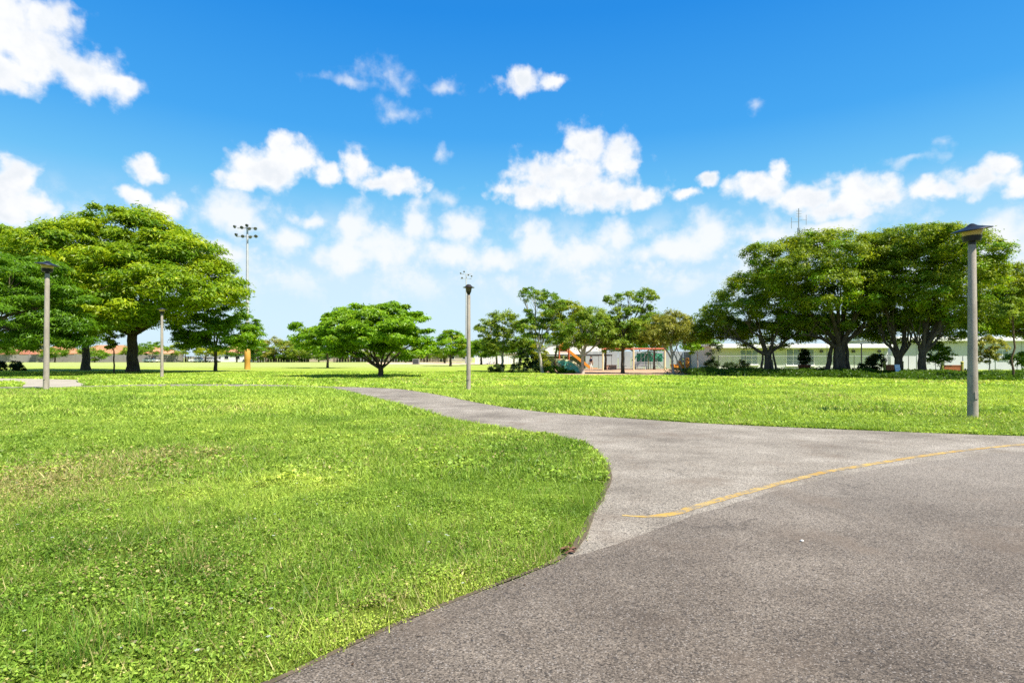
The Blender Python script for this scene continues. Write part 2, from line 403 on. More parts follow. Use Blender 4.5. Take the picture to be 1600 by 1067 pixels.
class MB:
    def __init__(s): s.v = []; s.f = []
    def add(s, V, Fc):
        o = len(s.v); s.v += [tuple(p) for p in V]; s.f += [tuple(i + o for i in q) for q in Fc]; return s
    def box(s, c, d, rz=0.0, rot=None):
        M = rot if rot is not None else Matrix.Rotation(rz, 3, 'Z')
        pts = []
        for dx, dy, dz in ((-1, -1, -1), (1, -1, -1), (1, 1, -1), (-1, 1, -1), (-1, -1, 1), (1, -1, 1), (1, 1, 1), (-1, 1, 1)):
            p = M @ Vector((dx * d[0] / 2, dy * d[1] / 2, dz * d[2] / 2)); pts.append((p.x + c[0], p.y + c[1], p.z + c[2]))
        return s.add(pts, [(0, 3, 2, 1), (4, 5, 6, 7), (0, 1, 5, 4), (1, 2, 6, 5), (2, 3, 7, 6), (3, 0, 4, 7)])
    def tube(s, pts, rad, n=8, cap=True):
        pts = [Vector(p) for p in pts]; rad = [rad] * len(pts) if isinstance(rad, (int, float)) else rad
        V = []; ref = None
        for i, p in enumerate(pts):
            t = (pts[min(i + 1, len(pts) - 1)] - pts[max(i - 1, 0)])
            t = t.normalized() if t.length > 1e-9 else Vector((0, 0, 1))
            if ref is None: ref = Vector((1, 0, 0)) if abs(t.x) < 0.8 else Vector((0, 1, 0))
            a = (ref - t * ref.dot(t)).normalized(); ref = a; b = t.cross(a)
            for j in range(n):
                th = 2 * math.pi * j / n; V.append(p + (a * math.cos(th) + b * math.sin(th)) * rad[i])
        Fc = []
        for i in range(len(pts) - 1):
            for j in range(n):
                Fc.append((i * n + j, i * n + (j + 1) % n, (i + 1) * n + (j + 1) % n, (i + 1) * n + j))
        if cap:
            Fc.append(tuple(range(n - 1, -1, -1))); Fc.append(tuple((len(pts) - 1) * n + j for j in range(n)))
        return s.add(V, Fc)
    def lathe(s, prof, n=20, M=None):
        V = []
        for r, z in prof:
            for j in range(n):
                th = 2 * math.pi * j / n; p = Vector((r * math.cos(th), r * math.sin(th), z))
                V.append(M @ p if M else p)
        Fc = []
        for i in range(len(prof) - 1):
            for j in range(n):
                Fc.append((i * n + j, i * n + (j + 1) % n, (i + 1) * n + (j + 1) % n, (i + 1) * n + j))
        Fc.append(tuple(range(n - 1, -1, -1))); Fc.append(tuple((len(prof) - 1) * n + j for j in range(n)))
        return s.add(V, Fc)
    def prism(s, prof, y0, y1):
        """closed (x,z) outline pushed from y0 to y1"""
        n = len(prof); V = [(x, y0, z) for x, z in prof] + [(x, y1, z) for x, z in prof]
        Fc = [tuple(range(n)), tuple(range(2 * n - 1, n - 1, -1))] + [(i, n + i, n + (i + 1) % n, (i + 1) % n) for i in range(n)]
        return s.add(V, Fc)
    def build(s, name, m, parent=None, loc=None, smooth=False, bevel=0.0):
        me = bpy.data.meshes.new(name); me.from_pydata([tuple(p) for p in s.v], [], s.f); me.update()
        bm = bmesh.new(); bm.from_mesh(me); bmesh.ops.recalc_face_normals(bm, faces=bm.faces); bm.to_mesh(me); bm.free()
        if smooth: me.polygons.foreach_set('use_smooth', [True] * len(me.polygons))
        o = link(name, me, m, parent, loc)
        if smooth:
            try: me.set_sharp_from_angle(angle=R(40))
            except Exception: pass
        if bevel:
            b = o.modifiers.new('bevel', 'BEVEL'); b.width = bevel; b.segments = 2; b.limit_method = 'ANGLE'
        return o


def link(name, me, m, parent=None, loc=None):
    o = bpy.data.objects.new(name, me); col.objects.link(o)
    if m: me.materials.append(MATS[m])
    if parent is not None: o.parent = parent
    if loc is not None: o.location = loc
    return o


def tag(o, label, cat, group=None, kind=None):
    if label: o['label'] = label
    if cat: o['category'] = cat
    if group: o['group'] = group
    if kind: o['kind'] = kind
    return o


def thing(name, label, cat, loc, rz=0.0, group=None):
    o = bpy.data.objects.new(name, None); col.objects.link(o); o.location = loc; o.rotation_euler = (0, 0, rz)
    o.empty_display_size = 0.2
    return tag(o, label, cat, group)


def copy_tree(o, parent=None):
    c = o.copy(); col.objects.link(c)
    if parent is not None: c.parent = parent
    for ch in list(o.children):
        if ch.parent == o: copy_tree(ch, c)
    return c


# ------------------------------------------------------------------ numpy noise for scattering
def vnoise(x, y, seed=0):
    xi = np.floor(x).astype(np.int64); yi = np.floor(y).astype(np.int64)
    fx = x - xi; fy = y - yi; fx = fx * fx * (3 - 2 * fx); fy = fy * fy * (3 - 2 * fy)
    def h(a, b):
        n = (a * 374761393 + b * 668265263 + seed * 974711) & 0x7fffffff
        n = ((n ^ (n >> 13)) * 1274126177) & 0x7fffffff
        return ((n ^ (n >> 16)) & 0xffff) / 65535.0
    a = h(xi, yi); b = h(xi + 1, yi); c = h(xi, yi + 1); d = h(xi + 1, yi + 1)
    return (a * (1 - fx) + b * fx) * (1 - fy) + (c * (1 - fx) + d * fx) * fy


def fbm(x, y, sc, seed=0, oct=4):
    s = np.zeros_like(x); amp = 0.5; tot = 0
    for i in range(oct):
        s += amp * vnoise(x * sc, y * sc, seed + i * 17); tot += amp; amp *= 0.5; sc *= 2.03
    return s / tot


def catmull(pts, step=0.25, closed=False):
    P = [np.array(p, float) for p in pts]; out = []
    n = len(P)
    for i in range(n if closed else n - 1):
        if closed: p0, p1, p2, p3 = P[i - 1], P[i], P[(i + 1) % n], P[(i + 2) % n]
        else: p0, p1, p2, p3 = P[max(i - 1, 0)], P[i], P[i + 1], P[min(i + 2, n - 1)]
        m = max(1, min(14, int(np.linalg.norm(p2 - p1) / step)))
        for j in range(m):
            t = j / m
            out.append(0.5 * (2 * p1 + (p2 - p0) * t + (2 * p0 - 5 * p1 + 4 * p2 - p3) * t * t + (3 * p1 - p0 - 3 * p2 + p3) * t ** 3))
    if not closed: out.append(P[-1])
    return np.array(out)


def inside(x, y, poly):
    r = np.zeros(len(x), bool); n = len(poly)
    x0, y0 = poly.min(0); x1, y1 = poly.max(0)
    idx = np.nonzero((x >= x0) & (x <= x1) & (y >= y0) & (y <= y1))[0]
    if len(idx) == 0: return r
    X = x[idx]; Y = y[idx]; c = np.zeros(len(idx), bool)
    j = n - 1
    for i in range(n):
        xi, yi = poly[i]; xj, yj = poly[j]
        if yi != yj:
            cond = ((yi > Y) != (yj > Y))
            c ^= cond & (X < (xj - xi) * (Y - yi) / (yj - yi) + xi)
        j = i
    r[idx] = c
    return r


# ------------------------------------------------------------------ ground and paths
def sheet(name, poly, z, m, thick=0.0):
    bm = bmesh.new()
    vs = [bm.verts.new((p[0], p[1], z)) for p in poly]
    f = bm.faces.new(vs); f.normal_update()
    if f.normal.z < 0: f.normal_flip()
    if thick:
        lo = [bm.verts.new((p[0], p[1], z - thick)) for p in poly]
        n = len(poly)
        for i in range(n):
            bm.faces.new((vs[i], vs[(i + 1) % n], lo[(i + 1) % n], lo[i]))
    bmesh.ops.triangulate(bm, faces=[q for q in bm.faces if len(q.verts) > 4])
    bmesh.ops.recalc_face_normals(bm, faces=bm.faces)
    me = bpy.data.meshes.new(name); bm.to_mesh(me); bm.free()
    o = link(name, me, m); o['kind'] = 'structure'
    if sum(p.normal.z for p in me.polygons if abs(p.normal.z) > 0.5) < 0: me.flip_normals()
    return o


def rough_edge(poly, amp):
    p = np.array(poly); s = np.cumsum(np.r_[0, np.linalg.norm(np.diff(p, axis=0), axis=1)])
    n = np.gradient(p, axis=0); n = np.c_[-n[:, 1], n[:, 0]]; n /= (np.linalg.norm(n, axis=1, keepdims=True) + 1e-9)
    return p + n * ((fbm(s, s * 0 + 3.3, 3.0, 5, 4) - 0.5) * 2 * amp)[:, None]


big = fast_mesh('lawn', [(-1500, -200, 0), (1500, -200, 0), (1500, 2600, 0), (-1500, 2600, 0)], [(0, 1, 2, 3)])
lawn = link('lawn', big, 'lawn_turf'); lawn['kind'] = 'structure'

island = [G(*p) for p in [(435, 1067), (500, 1035), (600, 989), (700, 947), (800, 909), (850, 889), (893, 864), (921, 815), (938, 782), (949, 752),
                          (945, 725), (932, 708), (913, 695), (880, 686), (850, 680), (800, 672.5), (740, 662.5), (675, 647), (625, 632.5),
                          (575, 621), (540, 612.2), (505, 607.2), (420, 605), (300, 604.3), (160, 606), (0, 608.5), (-300, 611)]]
lawn_side = [G(*p) for p in [(-300, 607), (0, 605), (150, 602.8), (240, 600.8), (400, 601), (490, 603.6), (560, 605.2), (620, 607.8), (660, 613),
                             (690, 618), (760, 632), (830, 642), (900, 648.5), (1000, 655.5), (1100, 662), (1300, 671), (1600, 682), (2300, 700)]]
island = [(-2.4, 1.2), (-1.75, 2.2)] + island
isl_c = rough_edge(catmull(island, 0.2), 0.018)
side_c = rough_edge(catmull(lawn_side, 0.4), 0.02)
path_poly = np.vstack([isl_c, side_c, np.array([(24, 4), (24, -6), (-3.2, -6)])])
path = sheet('path', path_poly, 0.012, 'asphalt_old', 0.03)

dark_edge = [G(*p) for p in [(888, 872), (920, 866), (950, 857), (1000, 836), (1044, 821), (1070, 813), (1110, 800), (1160, 784), (1200, 772),
                             (1260, 756), (1330, 741), (1420, 727), (1500, 716), (1600, 707), (1900, 695)]]
dk = catmull(dark_edge, 0.12)
dk = dk + np.c_[np.zeros(len(dk)), (fbm(dk[:, 0], dk[:, 1], 2.2, 9, 4) - 0.5) * 0.16]
i0 = int(np.argmin(np.linalg.norm(isl_c - np.array(G(888, 872)), axis=1)))
low_edge = isl_c[:i0 + 1] + np.array([0.012, 0.0])
dark_poly = np.vstack([low_edge, dk, np.array([(23.8, 3.8), (23.8, -5.8), (-3.1, -5.8)])])
main_path = sheet('footpath', dark_poly, 0.017, 'asphalt_dark', 0.004)

# worn yellow line: a strip with its own ragged width
yl = catmull([G(*p) for p in [(972, 807), (1010, 809), (1040, 806.5), (1062, 802), (1100, 789.5), (1150, 775), (1200, 761.5), (1250, 748.5),
                               (1300, 737), (1400, 720), (1480, 708), (1560, 699), (1600, 695.5), (1750, 687)]], 0.06)
tn = np.gradient(yl, axis=0); tn /= np.linalg.norm(tn, axis=1, keepdims=True); nn = np.c_[-tn[:, 1], tn[:, 0]]
s_ = np.arange(len(yl)) * 0.11
wl = 0.036 + 0.034 * fbm(s_, s_ * 0 + 1, 3, 31) ; wr = 0.036 + 0.034 * fbm(s_, s_ * 0 + 8, 3, 47)
tap = np.clip(np.arange(len(yl)) / 5.0, 0.5, 1)[:, None]
poly = np.vstack([yl + nn * wl[:, None] * tap, (yl - nn * wr[:, None] * tap)[::-1]])
line = sheet('road_marking', poly, 0.0155, 'yellow_paint')

# concrete walk that leaves the far strip towards the trees on the left
walk = catmull([G(*p) for p in [(128, 603.2), (122, 597.5), (108, 593.2), (-60, 591), (-60, 594.5), (20, 596.5), (38, 600), (40, 604.8)]], 0.8, True)
sheet('pavement', walk, 0.016, 'concrete_path', 0.02)
def soil_lip():
    p = isl_c[5:-8:2]; g = np.gradient(p, axis=0); g /= np.linalg.norm(g, axis=1, keepdims=True); nn_ = np.c_[g[:, 1], -g[:, 0]]
    if inside(np.array([p[40, 0] + nn_[40, 0] * .1]), np.array([p[40, 1] + nn_[40, 1] * .1]), path_poly)[0] == False: nn_ = -nn_
    q = np.arange(len(p)) * .4
    wd = np.clip((fbm(q, q * 0 + 2, 1.1, 61, 3) - .42) * .22, 0.004, .06)
    a, b = p - nn_ * .03, p + nn_ * wd[:, None]
    V = [(x_, y_, .0185) for x_, y_ in a] + [(x_, y_, .0182) for x_, y_ in b]; n = len(p)
    F4 = [(i, i + 1, n + i + 1, n + i) for i in range(n - 1)]
    me = fast_mesh('soil_edge', V, F4); o = link('soil_edge', me, 'soil'); o['kind'] = 'structure'
    if me.polygons[0].normal.z < 0: me.flip_normals()


soil_lip()
infield = catmull([(-34, 135), (-20, 124), (-8, 122), (0, 135), (-2, 165), (-20, 176), (-40, 170)], 3, True)
sheet('infield', infield, 0.02, 'clay')
mulch_poly = catmull([(5, 50.5), (12, 49.5), (18.5, 47.5), (23.5, 49), (25, 60), (22, 77), (8, 77), (3.6, 62)], 2, True)
sheet('playground_ground', mulch_poly, 0.03, 'mulch', 0.05)


# ------------------------------------------------------------------ grass
def grass_colors(x, y, n):
    """own colour of every blade: patches of lime creeper, deep green clover and dry stems"""
    base = np.array([(0.050, 0.108, 0.010), (0.140, 0.228, 0.027), (0.242, 0.330, 0.050), (0.350, 0.415, 0.070)])
    t = (fbm(x, y, 0.42, 3, 4) - 0.5) * 0.70 + (fbm(x, y, 2.2, 21, 3) - 0.5) * 0.5 + 0.41 + (rng.random(n) - 0.5) * 0.40 + (fbm(x * 0.35, y, 0.9, 131, 3) - 0.5) * 0.55 * np.clip((y - 10) / 10, 0, 1)
    def patch(px, py, r, ry=None):
        gx, gy = G(px, py); return np.exp(-(((x - gx) / r) ** 2 + ((y - gy) / (ry or r)) ** 2))
    t += 0.17 * patch(500, 705, 2.0, 1.8) + 0.12 * patch(420, 760, 0.9) + 0.24 * patch(560, 1010, 0.55, 0.45) + 0.24 * patch(720, 930, 0.55, 0.35) + 0.2 * patch(640, 980, 0.5, 0.3)
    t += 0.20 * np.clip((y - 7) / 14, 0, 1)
    t = np.clip(t, 0, 0.999) * 3; i = t.astype(int); f = (t - i)[:, None]
    c = base[i] * (1 - f) + base[np.minimum(i + 1, 3)] * f
    dry = np.clip(1.0 * patch(30, 760, 1.5, 1.6) + 0.7 * patch(270, 712, 1.0, 0.7) + 0.5 * patch(620, 945, 0.25, 0.12) + 0.5 * patch(310, 890, .3, .2)
                  + 0.35 * np.clip(fbm(x, y, 0.23, 77, 3) - 0.52, 0, 1) * 3 + 0.02, 0, 1)
    dm = (rng.random(n) < dry * 0.62)
    c[dm] = np.array([0.33, 0.285, 0.12]) * (0.6 + 0.7 * rng.random((dm.sum(), 1)))
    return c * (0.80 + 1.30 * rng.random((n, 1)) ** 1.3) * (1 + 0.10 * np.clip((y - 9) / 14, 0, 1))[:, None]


def scatter(n, y0, y1, xm=1.6):
    y = np.sqrt(y0 ** 2 + (y1 ** 2 - y0 ** 2) * rng.random(n))
    x = (rng.random(n) * 2 - 1) * (0.94 * y + xm)
    jx = rng.standard_normal(len(x)) * 0.022; jy = rng.standard_normal(len(x)) * 0.022
    keep = ~inside(x + jx, y + jy, path_poly)
    keep &= ~inside(x, y, walk) & ~inside(x, y, mulch_poly) & ~inside(x, y, infield)
    return x[keep], y[keep]


def bare(x, y):
    """small worn spots of bare soil"""
    b = 0.75 * np.clip((fbm(x, y, 1.3, 301, 4) - 0.66) * 9, 0, 1)
    for px, py, r, ry in [(632, 942, 0.13, 0.06), (590, 960, 0.16, 0.06), (402, 765, 0.16, 0.2), (730, 903, 0.06, 0.05), (15, 905, 0.12, 0.07), (300, 900, .1, .06), (885, 868, 0.1, 0.06)]:
        gx, gy = G(px, py); b = np.maximum(b, np.exp(-(((x - gx) / r) ** 2 + ((y - gy) / ry) ** 2) ** 1.5))
    return b


def edge_near(x, y):
    d = np.full(len(x), 9.0)
    for p in isl_c[::2]: d = np.minimum(d, np.hypot(x - p[0], y - p[1]))
    return d


def leaves_layer(x, y, size, hmin, hmax, tilt):
    """creeping broad leaves: kite-shaped faces at mixed heights"""
    n = len(x)
    hn = fbm(x, y, 2.4, 51, 4); z = hmin + (hmax - hmin) * np.clip((hn - 0.25) * 1.9, 0.05, 1) * (0.35 + 0.65 * rng.random(n))
    a = rng.random(n) * 6.283; ti = tilt * rng.standard_normal(n); ro = tilt * rng.standard_normal(n)
    L = size * (0.6 + 0.8 * rng.random(n)); W = L * (0.45 + 0.3 * rng.random(n))
    dx, dy = np.cos(a), np.sin(a)
    D = np.c_[dx * np.cos(ti), dy * np.cos(ti), np.sin(ti)]; S = np.c_[-dy * np.cos(ro), dx * np.cos(ro), np.sin(ro)]
    P = np.c_[x, y, z]
    V = np.empty((n, 4, 3)); V[:, 0] = P - D * (L / 2)[:, None]; V[:, 2] = P + D * (L / 2)[:, None]
    mid = P + D * (L * 0.05)[:, None]
    V[:, 1] = mid + S * (W / 2)[:, None]; V[:, 3] = mid - S * (W / 2)[:, None]
    V[:, :, 2] = np.maximum(V[:, :, 2], 0.004)
    c = grass_colors(x, y, n)
    return V.reshape(-1, 3), np.arange(n * 4).reshape(n, 4), np.repeat(c, 4, axis=0)


def blades(x, y, h, w, lean=0.45):
    n = len(x); a = rng.random(n) * 6.283; b = rng.random(n) * 6.283
    H = h * (0.55 + 0.75 * rng.random(n)) * (0.55 + 0.9 * fbm(x, y, 1.6, 91, 3)); W = w * (0.6 + 0.8 * rng.random(n))
    ln = lean * H * (0.4 + rng.random(n) * 1.5)
    V = np.empty((n, 3, 3)); ox = np.cos(a) * W / 2; oy = np.sin(a) * W / 2
    V[:, 0] = np.c_[x - ox, y - oy, np.zeros(n)]; V[:, 1] = np.c_[x + ox, y + oy, np.zeros(n)]
    V[:, 2] = np.c_[x + np.cos(b) * ln, y + np.sin(b) * ln, H]
    c = grass_colors(x, y, n)
    return V.reshape(-1, 3), np.arange(n * 3).reshape(n, 3), np.repeat(c, 3, axis=0)


def stuff_obj(name, parts, m='grass_blade'):
    V = np.vstack([p[0] for p in parts]); off = 0; Q = []
    for p in parts: Q.append(p[1] + off); off += len(p[0])
    me = fast_mesh(name, V, np.vstack(Q), np.vstack([p[2] for p in parts]))
    o = link(name, me, m); o['kind'] = 'stuff'
    return o


def thin(x, y, p):
    k = rng.random(len(x)) < p
    return x[k], y[k]


leaf_parts = []; blade_parts = []
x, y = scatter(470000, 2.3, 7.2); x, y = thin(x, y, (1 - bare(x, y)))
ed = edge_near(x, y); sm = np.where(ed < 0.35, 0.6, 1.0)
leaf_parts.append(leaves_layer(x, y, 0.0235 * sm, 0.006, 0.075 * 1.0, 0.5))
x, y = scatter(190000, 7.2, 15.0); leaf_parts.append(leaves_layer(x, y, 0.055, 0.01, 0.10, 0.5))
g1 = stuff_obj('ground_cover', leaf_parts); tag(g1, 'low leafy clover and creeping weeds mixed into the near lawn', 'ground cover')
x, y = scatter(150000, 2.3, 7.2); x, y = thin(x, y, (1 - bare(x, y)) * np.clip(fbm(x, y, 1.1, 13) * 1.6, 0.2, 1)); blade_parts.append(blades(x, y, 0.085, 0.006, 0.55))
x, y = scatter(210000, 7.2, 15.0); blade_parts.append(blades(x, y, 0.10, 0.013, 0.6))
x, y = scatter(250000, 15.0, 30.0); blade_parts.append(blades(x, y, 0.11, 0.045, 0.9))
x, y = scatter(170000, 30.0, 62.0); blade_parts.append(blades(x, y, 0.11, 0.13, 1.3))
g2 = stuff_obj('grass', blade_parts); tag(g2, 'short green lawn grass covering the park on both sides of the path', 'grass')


def tall_tufts():
    Vs = []; Qs = []; Cs = []; off = 0
    spots = [(300, 890, .34, 60), (285, 905, .26, 40), (215, 1000, .30, 55), (140, 1040, .30, 60), (120, 1010, .26, 40), (100, 1050, .22, 40), (220, 960, .28, 26), (355, 935, .2, 30),
             (600, 835, .2, 40), (620, 825, .2, 40), (735, 830, .2, 40), (770, 820, .16, 30), (590, 870, .18, 36), (560, 945, .14, 30), (30, 830, .22, 40), (60, 810, .22, 40), (10, 790, .2, 40),
             (640, 850, .14, 30), (430, 905, .16, 20), (500, 880, .15, 24), (700, 790, .15, 40), (800, 800, .14, 40), (850, 775, .14, 40), (280, 720, .2, 40), (150, 740, .2, 50)]
    for px, py, h, nb in spots:
        gx, gy = G(px, py)
        for _ in range(nb):
            x0 = gx + rnd.gauss(0, 0.06); y0 = gy + rnd.gauss(0, 0.05); a = rnd.random() * 6.28; ln = h * rnd.uniform(0.15, 0.75); H = h * rnd.uniform(0.5, 1.1)
            w = rnd.uniform(0.0014, 0.0028); sx, sy = -math.sin(a) * w, math.cos(a) * w
            pts = []
            for t, ww in ((0, 1), (0.4, 0.9), (0.75, 0.6), (1.0, 0.15)):
                q = ln * t ** 1.8; pts.append((x0 + math.cos(a) * q, y0 + math.sin(a) * q, H * (t - 0.18 * t * t * t), ww))
            for p in pts: Vs.append((p[0] - sx * p[3], p[1] - sy * p[3], p[2])); Vs.append((p[0] + sx * p[3], p[1] + sy * p[3], p[2]))
            c = rnd.choice([(0.10, 0.22, 0.02), (0.16, 0.28, 0.03), (0.13, 0.25, 0.03), (0.20, 0.30, 0.04), (0.30, 0.28, 0.09)])
            Cs += [c] * 8
            for i in range(3): Qs.append((off + 2 * i, off + 2 * i + 1, off + 2 * i + 3, off + 2 * i + 2))
            off += 8
    return Vs, Qs, Cs


tv, tq, tcx = tall_tufts()
tg = link('tall_grass', fast_mesh('tall_grass', tv, tq, np.array(tcx)), 'grass_blade'); tg['kind'] = 'stuff'
tag(tg, 'taller wispy grass tufts standing out of the near lawn', 'grass')


def flowers():
    fx, fy = scatter(260, 2.6, 9.0); k = (fx < 0.4); fx, fy = fx[k], fy[k]
    n = len(fx); V = []; Q = []; o = 0
    for x0, y0 in zip(fx, fy):
        r = rnd.uniform(0.006, 0.011); z = rnd.uniform(0.05, 0.085)
        for a in range(5):
            th = a * 1.2566 + x0; c, s = math.cos(th), math.sin(th)
            V += [(x0, y0, z), (x0 + r * math.cos(th - .45), y0 + r * math.sin(th - .45), z + .002), (x0 + 1.4 * r * c, y0 + 1.4 * r * s, z + .001), (x0 + r * math.cos(th + .45), y0 + r * math.sin(th + .45), z + .002)]
            Q.append((o, o + 1, o + 2, o + 3)); o += 4
    return V, Q


fv, fq = flowers()
fl = link('lawn_flowers', fast_mesh('lawn_flowers', fv, fq, np.full((len(fv), 3), 0.62)), 'grass_blade'); fl['kind'] = 'stuff'
tag(fl, 'tiny white weed flowers scattered over the near lawn', 'flowers')


# ------------------------------------------------------------------ trees
PAL = {
    'yellow': [(0.046, 0.100, 0.010), (0.105, 0.172, 0.014), (0.200, 0.245, 0.018)],
    'deep': [(0.022, 0.066, 0.008), (0.044, 0.108, 0.010), (0.078, 0.155, 0.014)],
    'mid': [(0.030, 0.080, 0.010), (0.056, 0.120, 0.014), (0.100, 0.165, 0.022)],
    'fresh': [(0.040, 0.105, 0.010), (0.078, 0.165, 0.014), (0.145, 0.245, 0.022)],
    'banyan': [(0.030, 0.064, 0.010), (0.080, 0.126, 0.016), (0.170, 0.210, 0.030)],
    'olive': [(0.048, 0.092, 0.024), (0.092, 0.145, 0.040), (0.158, 0.210, 0.075)],
    'grey': [(0.070, 0.090, 0.040), (0.115, 0.135, 0.065), (0.18, 0.195, 0.10)],
    'gold': [(0.060, 0.095, 0.010), (0.112, 0.150, 0.010), (0.175, 0.205, 0.012)],
    'bush': [(0.012, 0.030, 0.008), (0.022, 0.048, 0.012), (0.040, 0.07, 0.02)],
}


PAL = {k_: [(c[0] * 2.35, c[1] * 2.1, c[2] * 0.6) for c in v] for k_, v in PAL.items()}
PAL['bush'] = [(0.02, 0.042, 0.008), (0.035, 0.068, 0.012), (0.06, 0.10, 0.02)]


def crown_arrays(lobes, nclump, nleaf, size, pal, flat=0.55, clump_r=(0.6, 1.1), up=0.55, shell=(0.62, 1.0), under=0.35, aspect=0.48, droop=0.12, mixpal=None, mixp=0.0):
    L = np.array([[*c, *r] for c, r in lobes], float)
    w = (L[:, 3] * L[:, 4] + L[:, 3] * L[:, 5] + L[:, 4] * L[:, 5]) ** 0.9; w /= w.sum()
    m = int(nclump * 2.2)
    li = rng.choice(len(L), m, p=w); d = rng.standard_normal((m, 3)); d /= np.linalg.norm(d, axis=1, keepdims=True)
    ok = (d[:, 2] > -0.15) | (rng.random(m) < under)
    u = shell[0] + (shell[1] - shell[0]) * rng.random(m) ** 0.6
    c = L[li, :3] + d * L[li, 3:] * u[:, None]
    # clumps buried deep inside a neighbouring lobe are dropped
    deep = np.zeros(m, bool)
    for q in L: deep |= (np.linalg.norm((c - q[:3]) / q[3:], axis=1) < 0.55)
    ok &= ~deep | (rng.random(m) < 0.25)
    sel = np.nonzero(ok)[0][:nclump]; c = c[sel]; d = d[sel]; nc = len(c)
    r = clump_r[0] + (clump_r[1] - clump_r[0]) * rng.random(nc)
    tcl = rng.random(nc)
    ci = rng.integers(0, nc, nleaf)
    o = rng.standard_normal((nleaf, 3)); o /= np.linalg.norm(o, axis=1, keepdims=True)
    flip = rng.random(nleaf) < 0.6; o[flip, 2] = np.abs(o[flip, 2])
    rad = rng.random(nleaf) ** 0.55
    stray = rng.random(nleaf) < 0.05; rad[stray] *= 1.45
    P = c[ci] + o * (r[ci] * rad)[:, None] * np.array([1, 1, flat])
    N = np.array([0, 0, 1.0]) * up + d[ci] * 0.35 + o * 0.25 + rng.standard_normal((nleaf, 3)) * 0.42
    N /= np.linalg.norm(N, axis=1, keepdims=True)
    T = o * np.array([1, 1, 0.25]) + rng.standard_normal((nleaf, 3)) * 0.6
    T -= N * (T * N).sum(1, keepdims=True); T /= np.linalg.norm(T, axis=1, keepdims=True) + 1e-9
    B = np.cross(N, T)
    ll = size * (0.65 + 0.7 * rng.random(nleaf)); ww = ll * aspect
    V = np.empty((nleaf, 3, 3))
    V[:, 2] = P + T * (ll * .6)[:, None]; V[:, 2, 2] -= droop * ll
    q0 = P - T * (ll * .4)[:, None]
    V[:, 0] = q0 + B * (ww * .5)[:, None]; V[:, 1] = q0 - B * (ww * .5)[:, None]
    p = np.array(PAL[pal]); t = np.clip(0.45 * tcl[ci] + 0.55 * rng.random(nleaf), 0, .999) * 2; i = t.astype(int); f = (t - i)[:, None]
    colr = p[i] * (1 - f) + p[np.minimum(i + 1, 2)] * f
    if mixpal:
        mk = rng.random(nc) < mixp; mk = mk[ci] & (rng.random(nleaf) < 0.75); q = np.array(PAL[mixpal]); colr[mk] = (q[i] * (1 - f) + q[np.minimum(i + 1, 2)] * f)[mk]
    colr = colr * (0.8 + 0.4 * rng.random((nleaf, 1)))
    return V.reshape(-1, 3), np.arange(nleaf * 3).reshape(-1, 3), np.repeat(colr, 3, axis=0), c


def wob(a, b, n, amp, sag=0.0):
    a, b = Vector(a), Vector(b); L = (b - a).length; out = []
    for i in range(n + 1):
        t = i / n; p = a.lerp(b, t)
        k = math.sin(t * math.pi) * amp * L
        p += Vector((rnd.uniform(-1, 1) * k * .6, rnd.uniform(-1, 1) * k * .6, rnd.uniform(-.4, .6) * k + sag * math.sin(t * math.pi) * L))
        out.append(p)
    return out


def tree(name, label, base, lobes, trunk, pal, nleaf, size, nclump=120, group=None, cat='tree', barkm='bark_dark', limbs=None, twigs=5, root_flare=1.5, **kw):
    """base (X,Y); lobes in local metres [((x,y,z),(rx,ry,rz))]; trunk dict r, fork (x,y,z), stems [(points)], limbs [end points]"""
    root = thing(name, label, cat, (base[0], base[1], 0), 0, group)
    V, Q, colr, cl = crown_arrays(lobes, int(nclump * 1.2), int(nleaf * 1.5), size * 0.88, pal, **kw)
    V[:, 2] = np.maximum(V[:, 2], 0.05)
    link('crown', fast_mesh('crown', V, Q, colr), 'leaf', root)
    r = trunk['r']; fk = Vector(trunk['fork'])
    tb = MB()
    pts = wob((0, 0, -0.15), fk, 5, trunk.get('wob', 0.04))
    rad = [r * root_flare, r * 1.12, r, r * .95, r * .9, r * .86]
    tb.tube(pts, rad, 12)
    tb.build('trunk', barkm, root, smooth=True)
    ends = trunk.get('limbs') or [l[0] for l in lobes]
    taken = np.zeros(len(cl), bool)
    for e in ends:
        e = Vector(e); b = MB(); st = fk - Vector((0, 0, r * 0.6))
        q = wob(st, st.lerp(e, 0.93), 6, 0.06, trunk.get('sag', 0.05))
        lr = r * trunk.get('lr', 0.5)
        b.tube(q, [lr * (1 - 0.13 * i) for i in range(7)], 8)
        dd = np.linalg.norm(cl - np.array(e), axis=1); dd[taken] = 1e9
        for ci in np.argsort(dd)[:twigs]:
            taken[ci] = True
            j = rnd.choice([2, 3, 4, 5]); g = q[j]
            b.tube(wob(g, Vector(cl[ci]), 4, 0.07, 0.04), [lr * .34, lr * .27, lr * .2, lr * .13, lr * .05], 5)
        b.build('branch', barkm, root, smooth=True)
    for st in trunk.get('stems', []):
        sb = MB(); sb.tube(wob(st[0], st[1], 5, 0.04), [st[2] * (1.2 - 0.12 * i) for i in range(6)], 8); sb.build('branch', barkm, root, smooth=True)
    return root


def PL(base, Yd):
    """photo-direction lobe -> local metres at the tree's own distance"""
    def f(px, py, rx, ry, dy=0.0, rdep=None):
        X, Y, Z = at(px, py, Yd + dy); s = (Yd + dy) / F
        return ((X - base[0], dy, Z), (rx * s, rdep if rdep is not None else rx * s, ry * s))
    return f


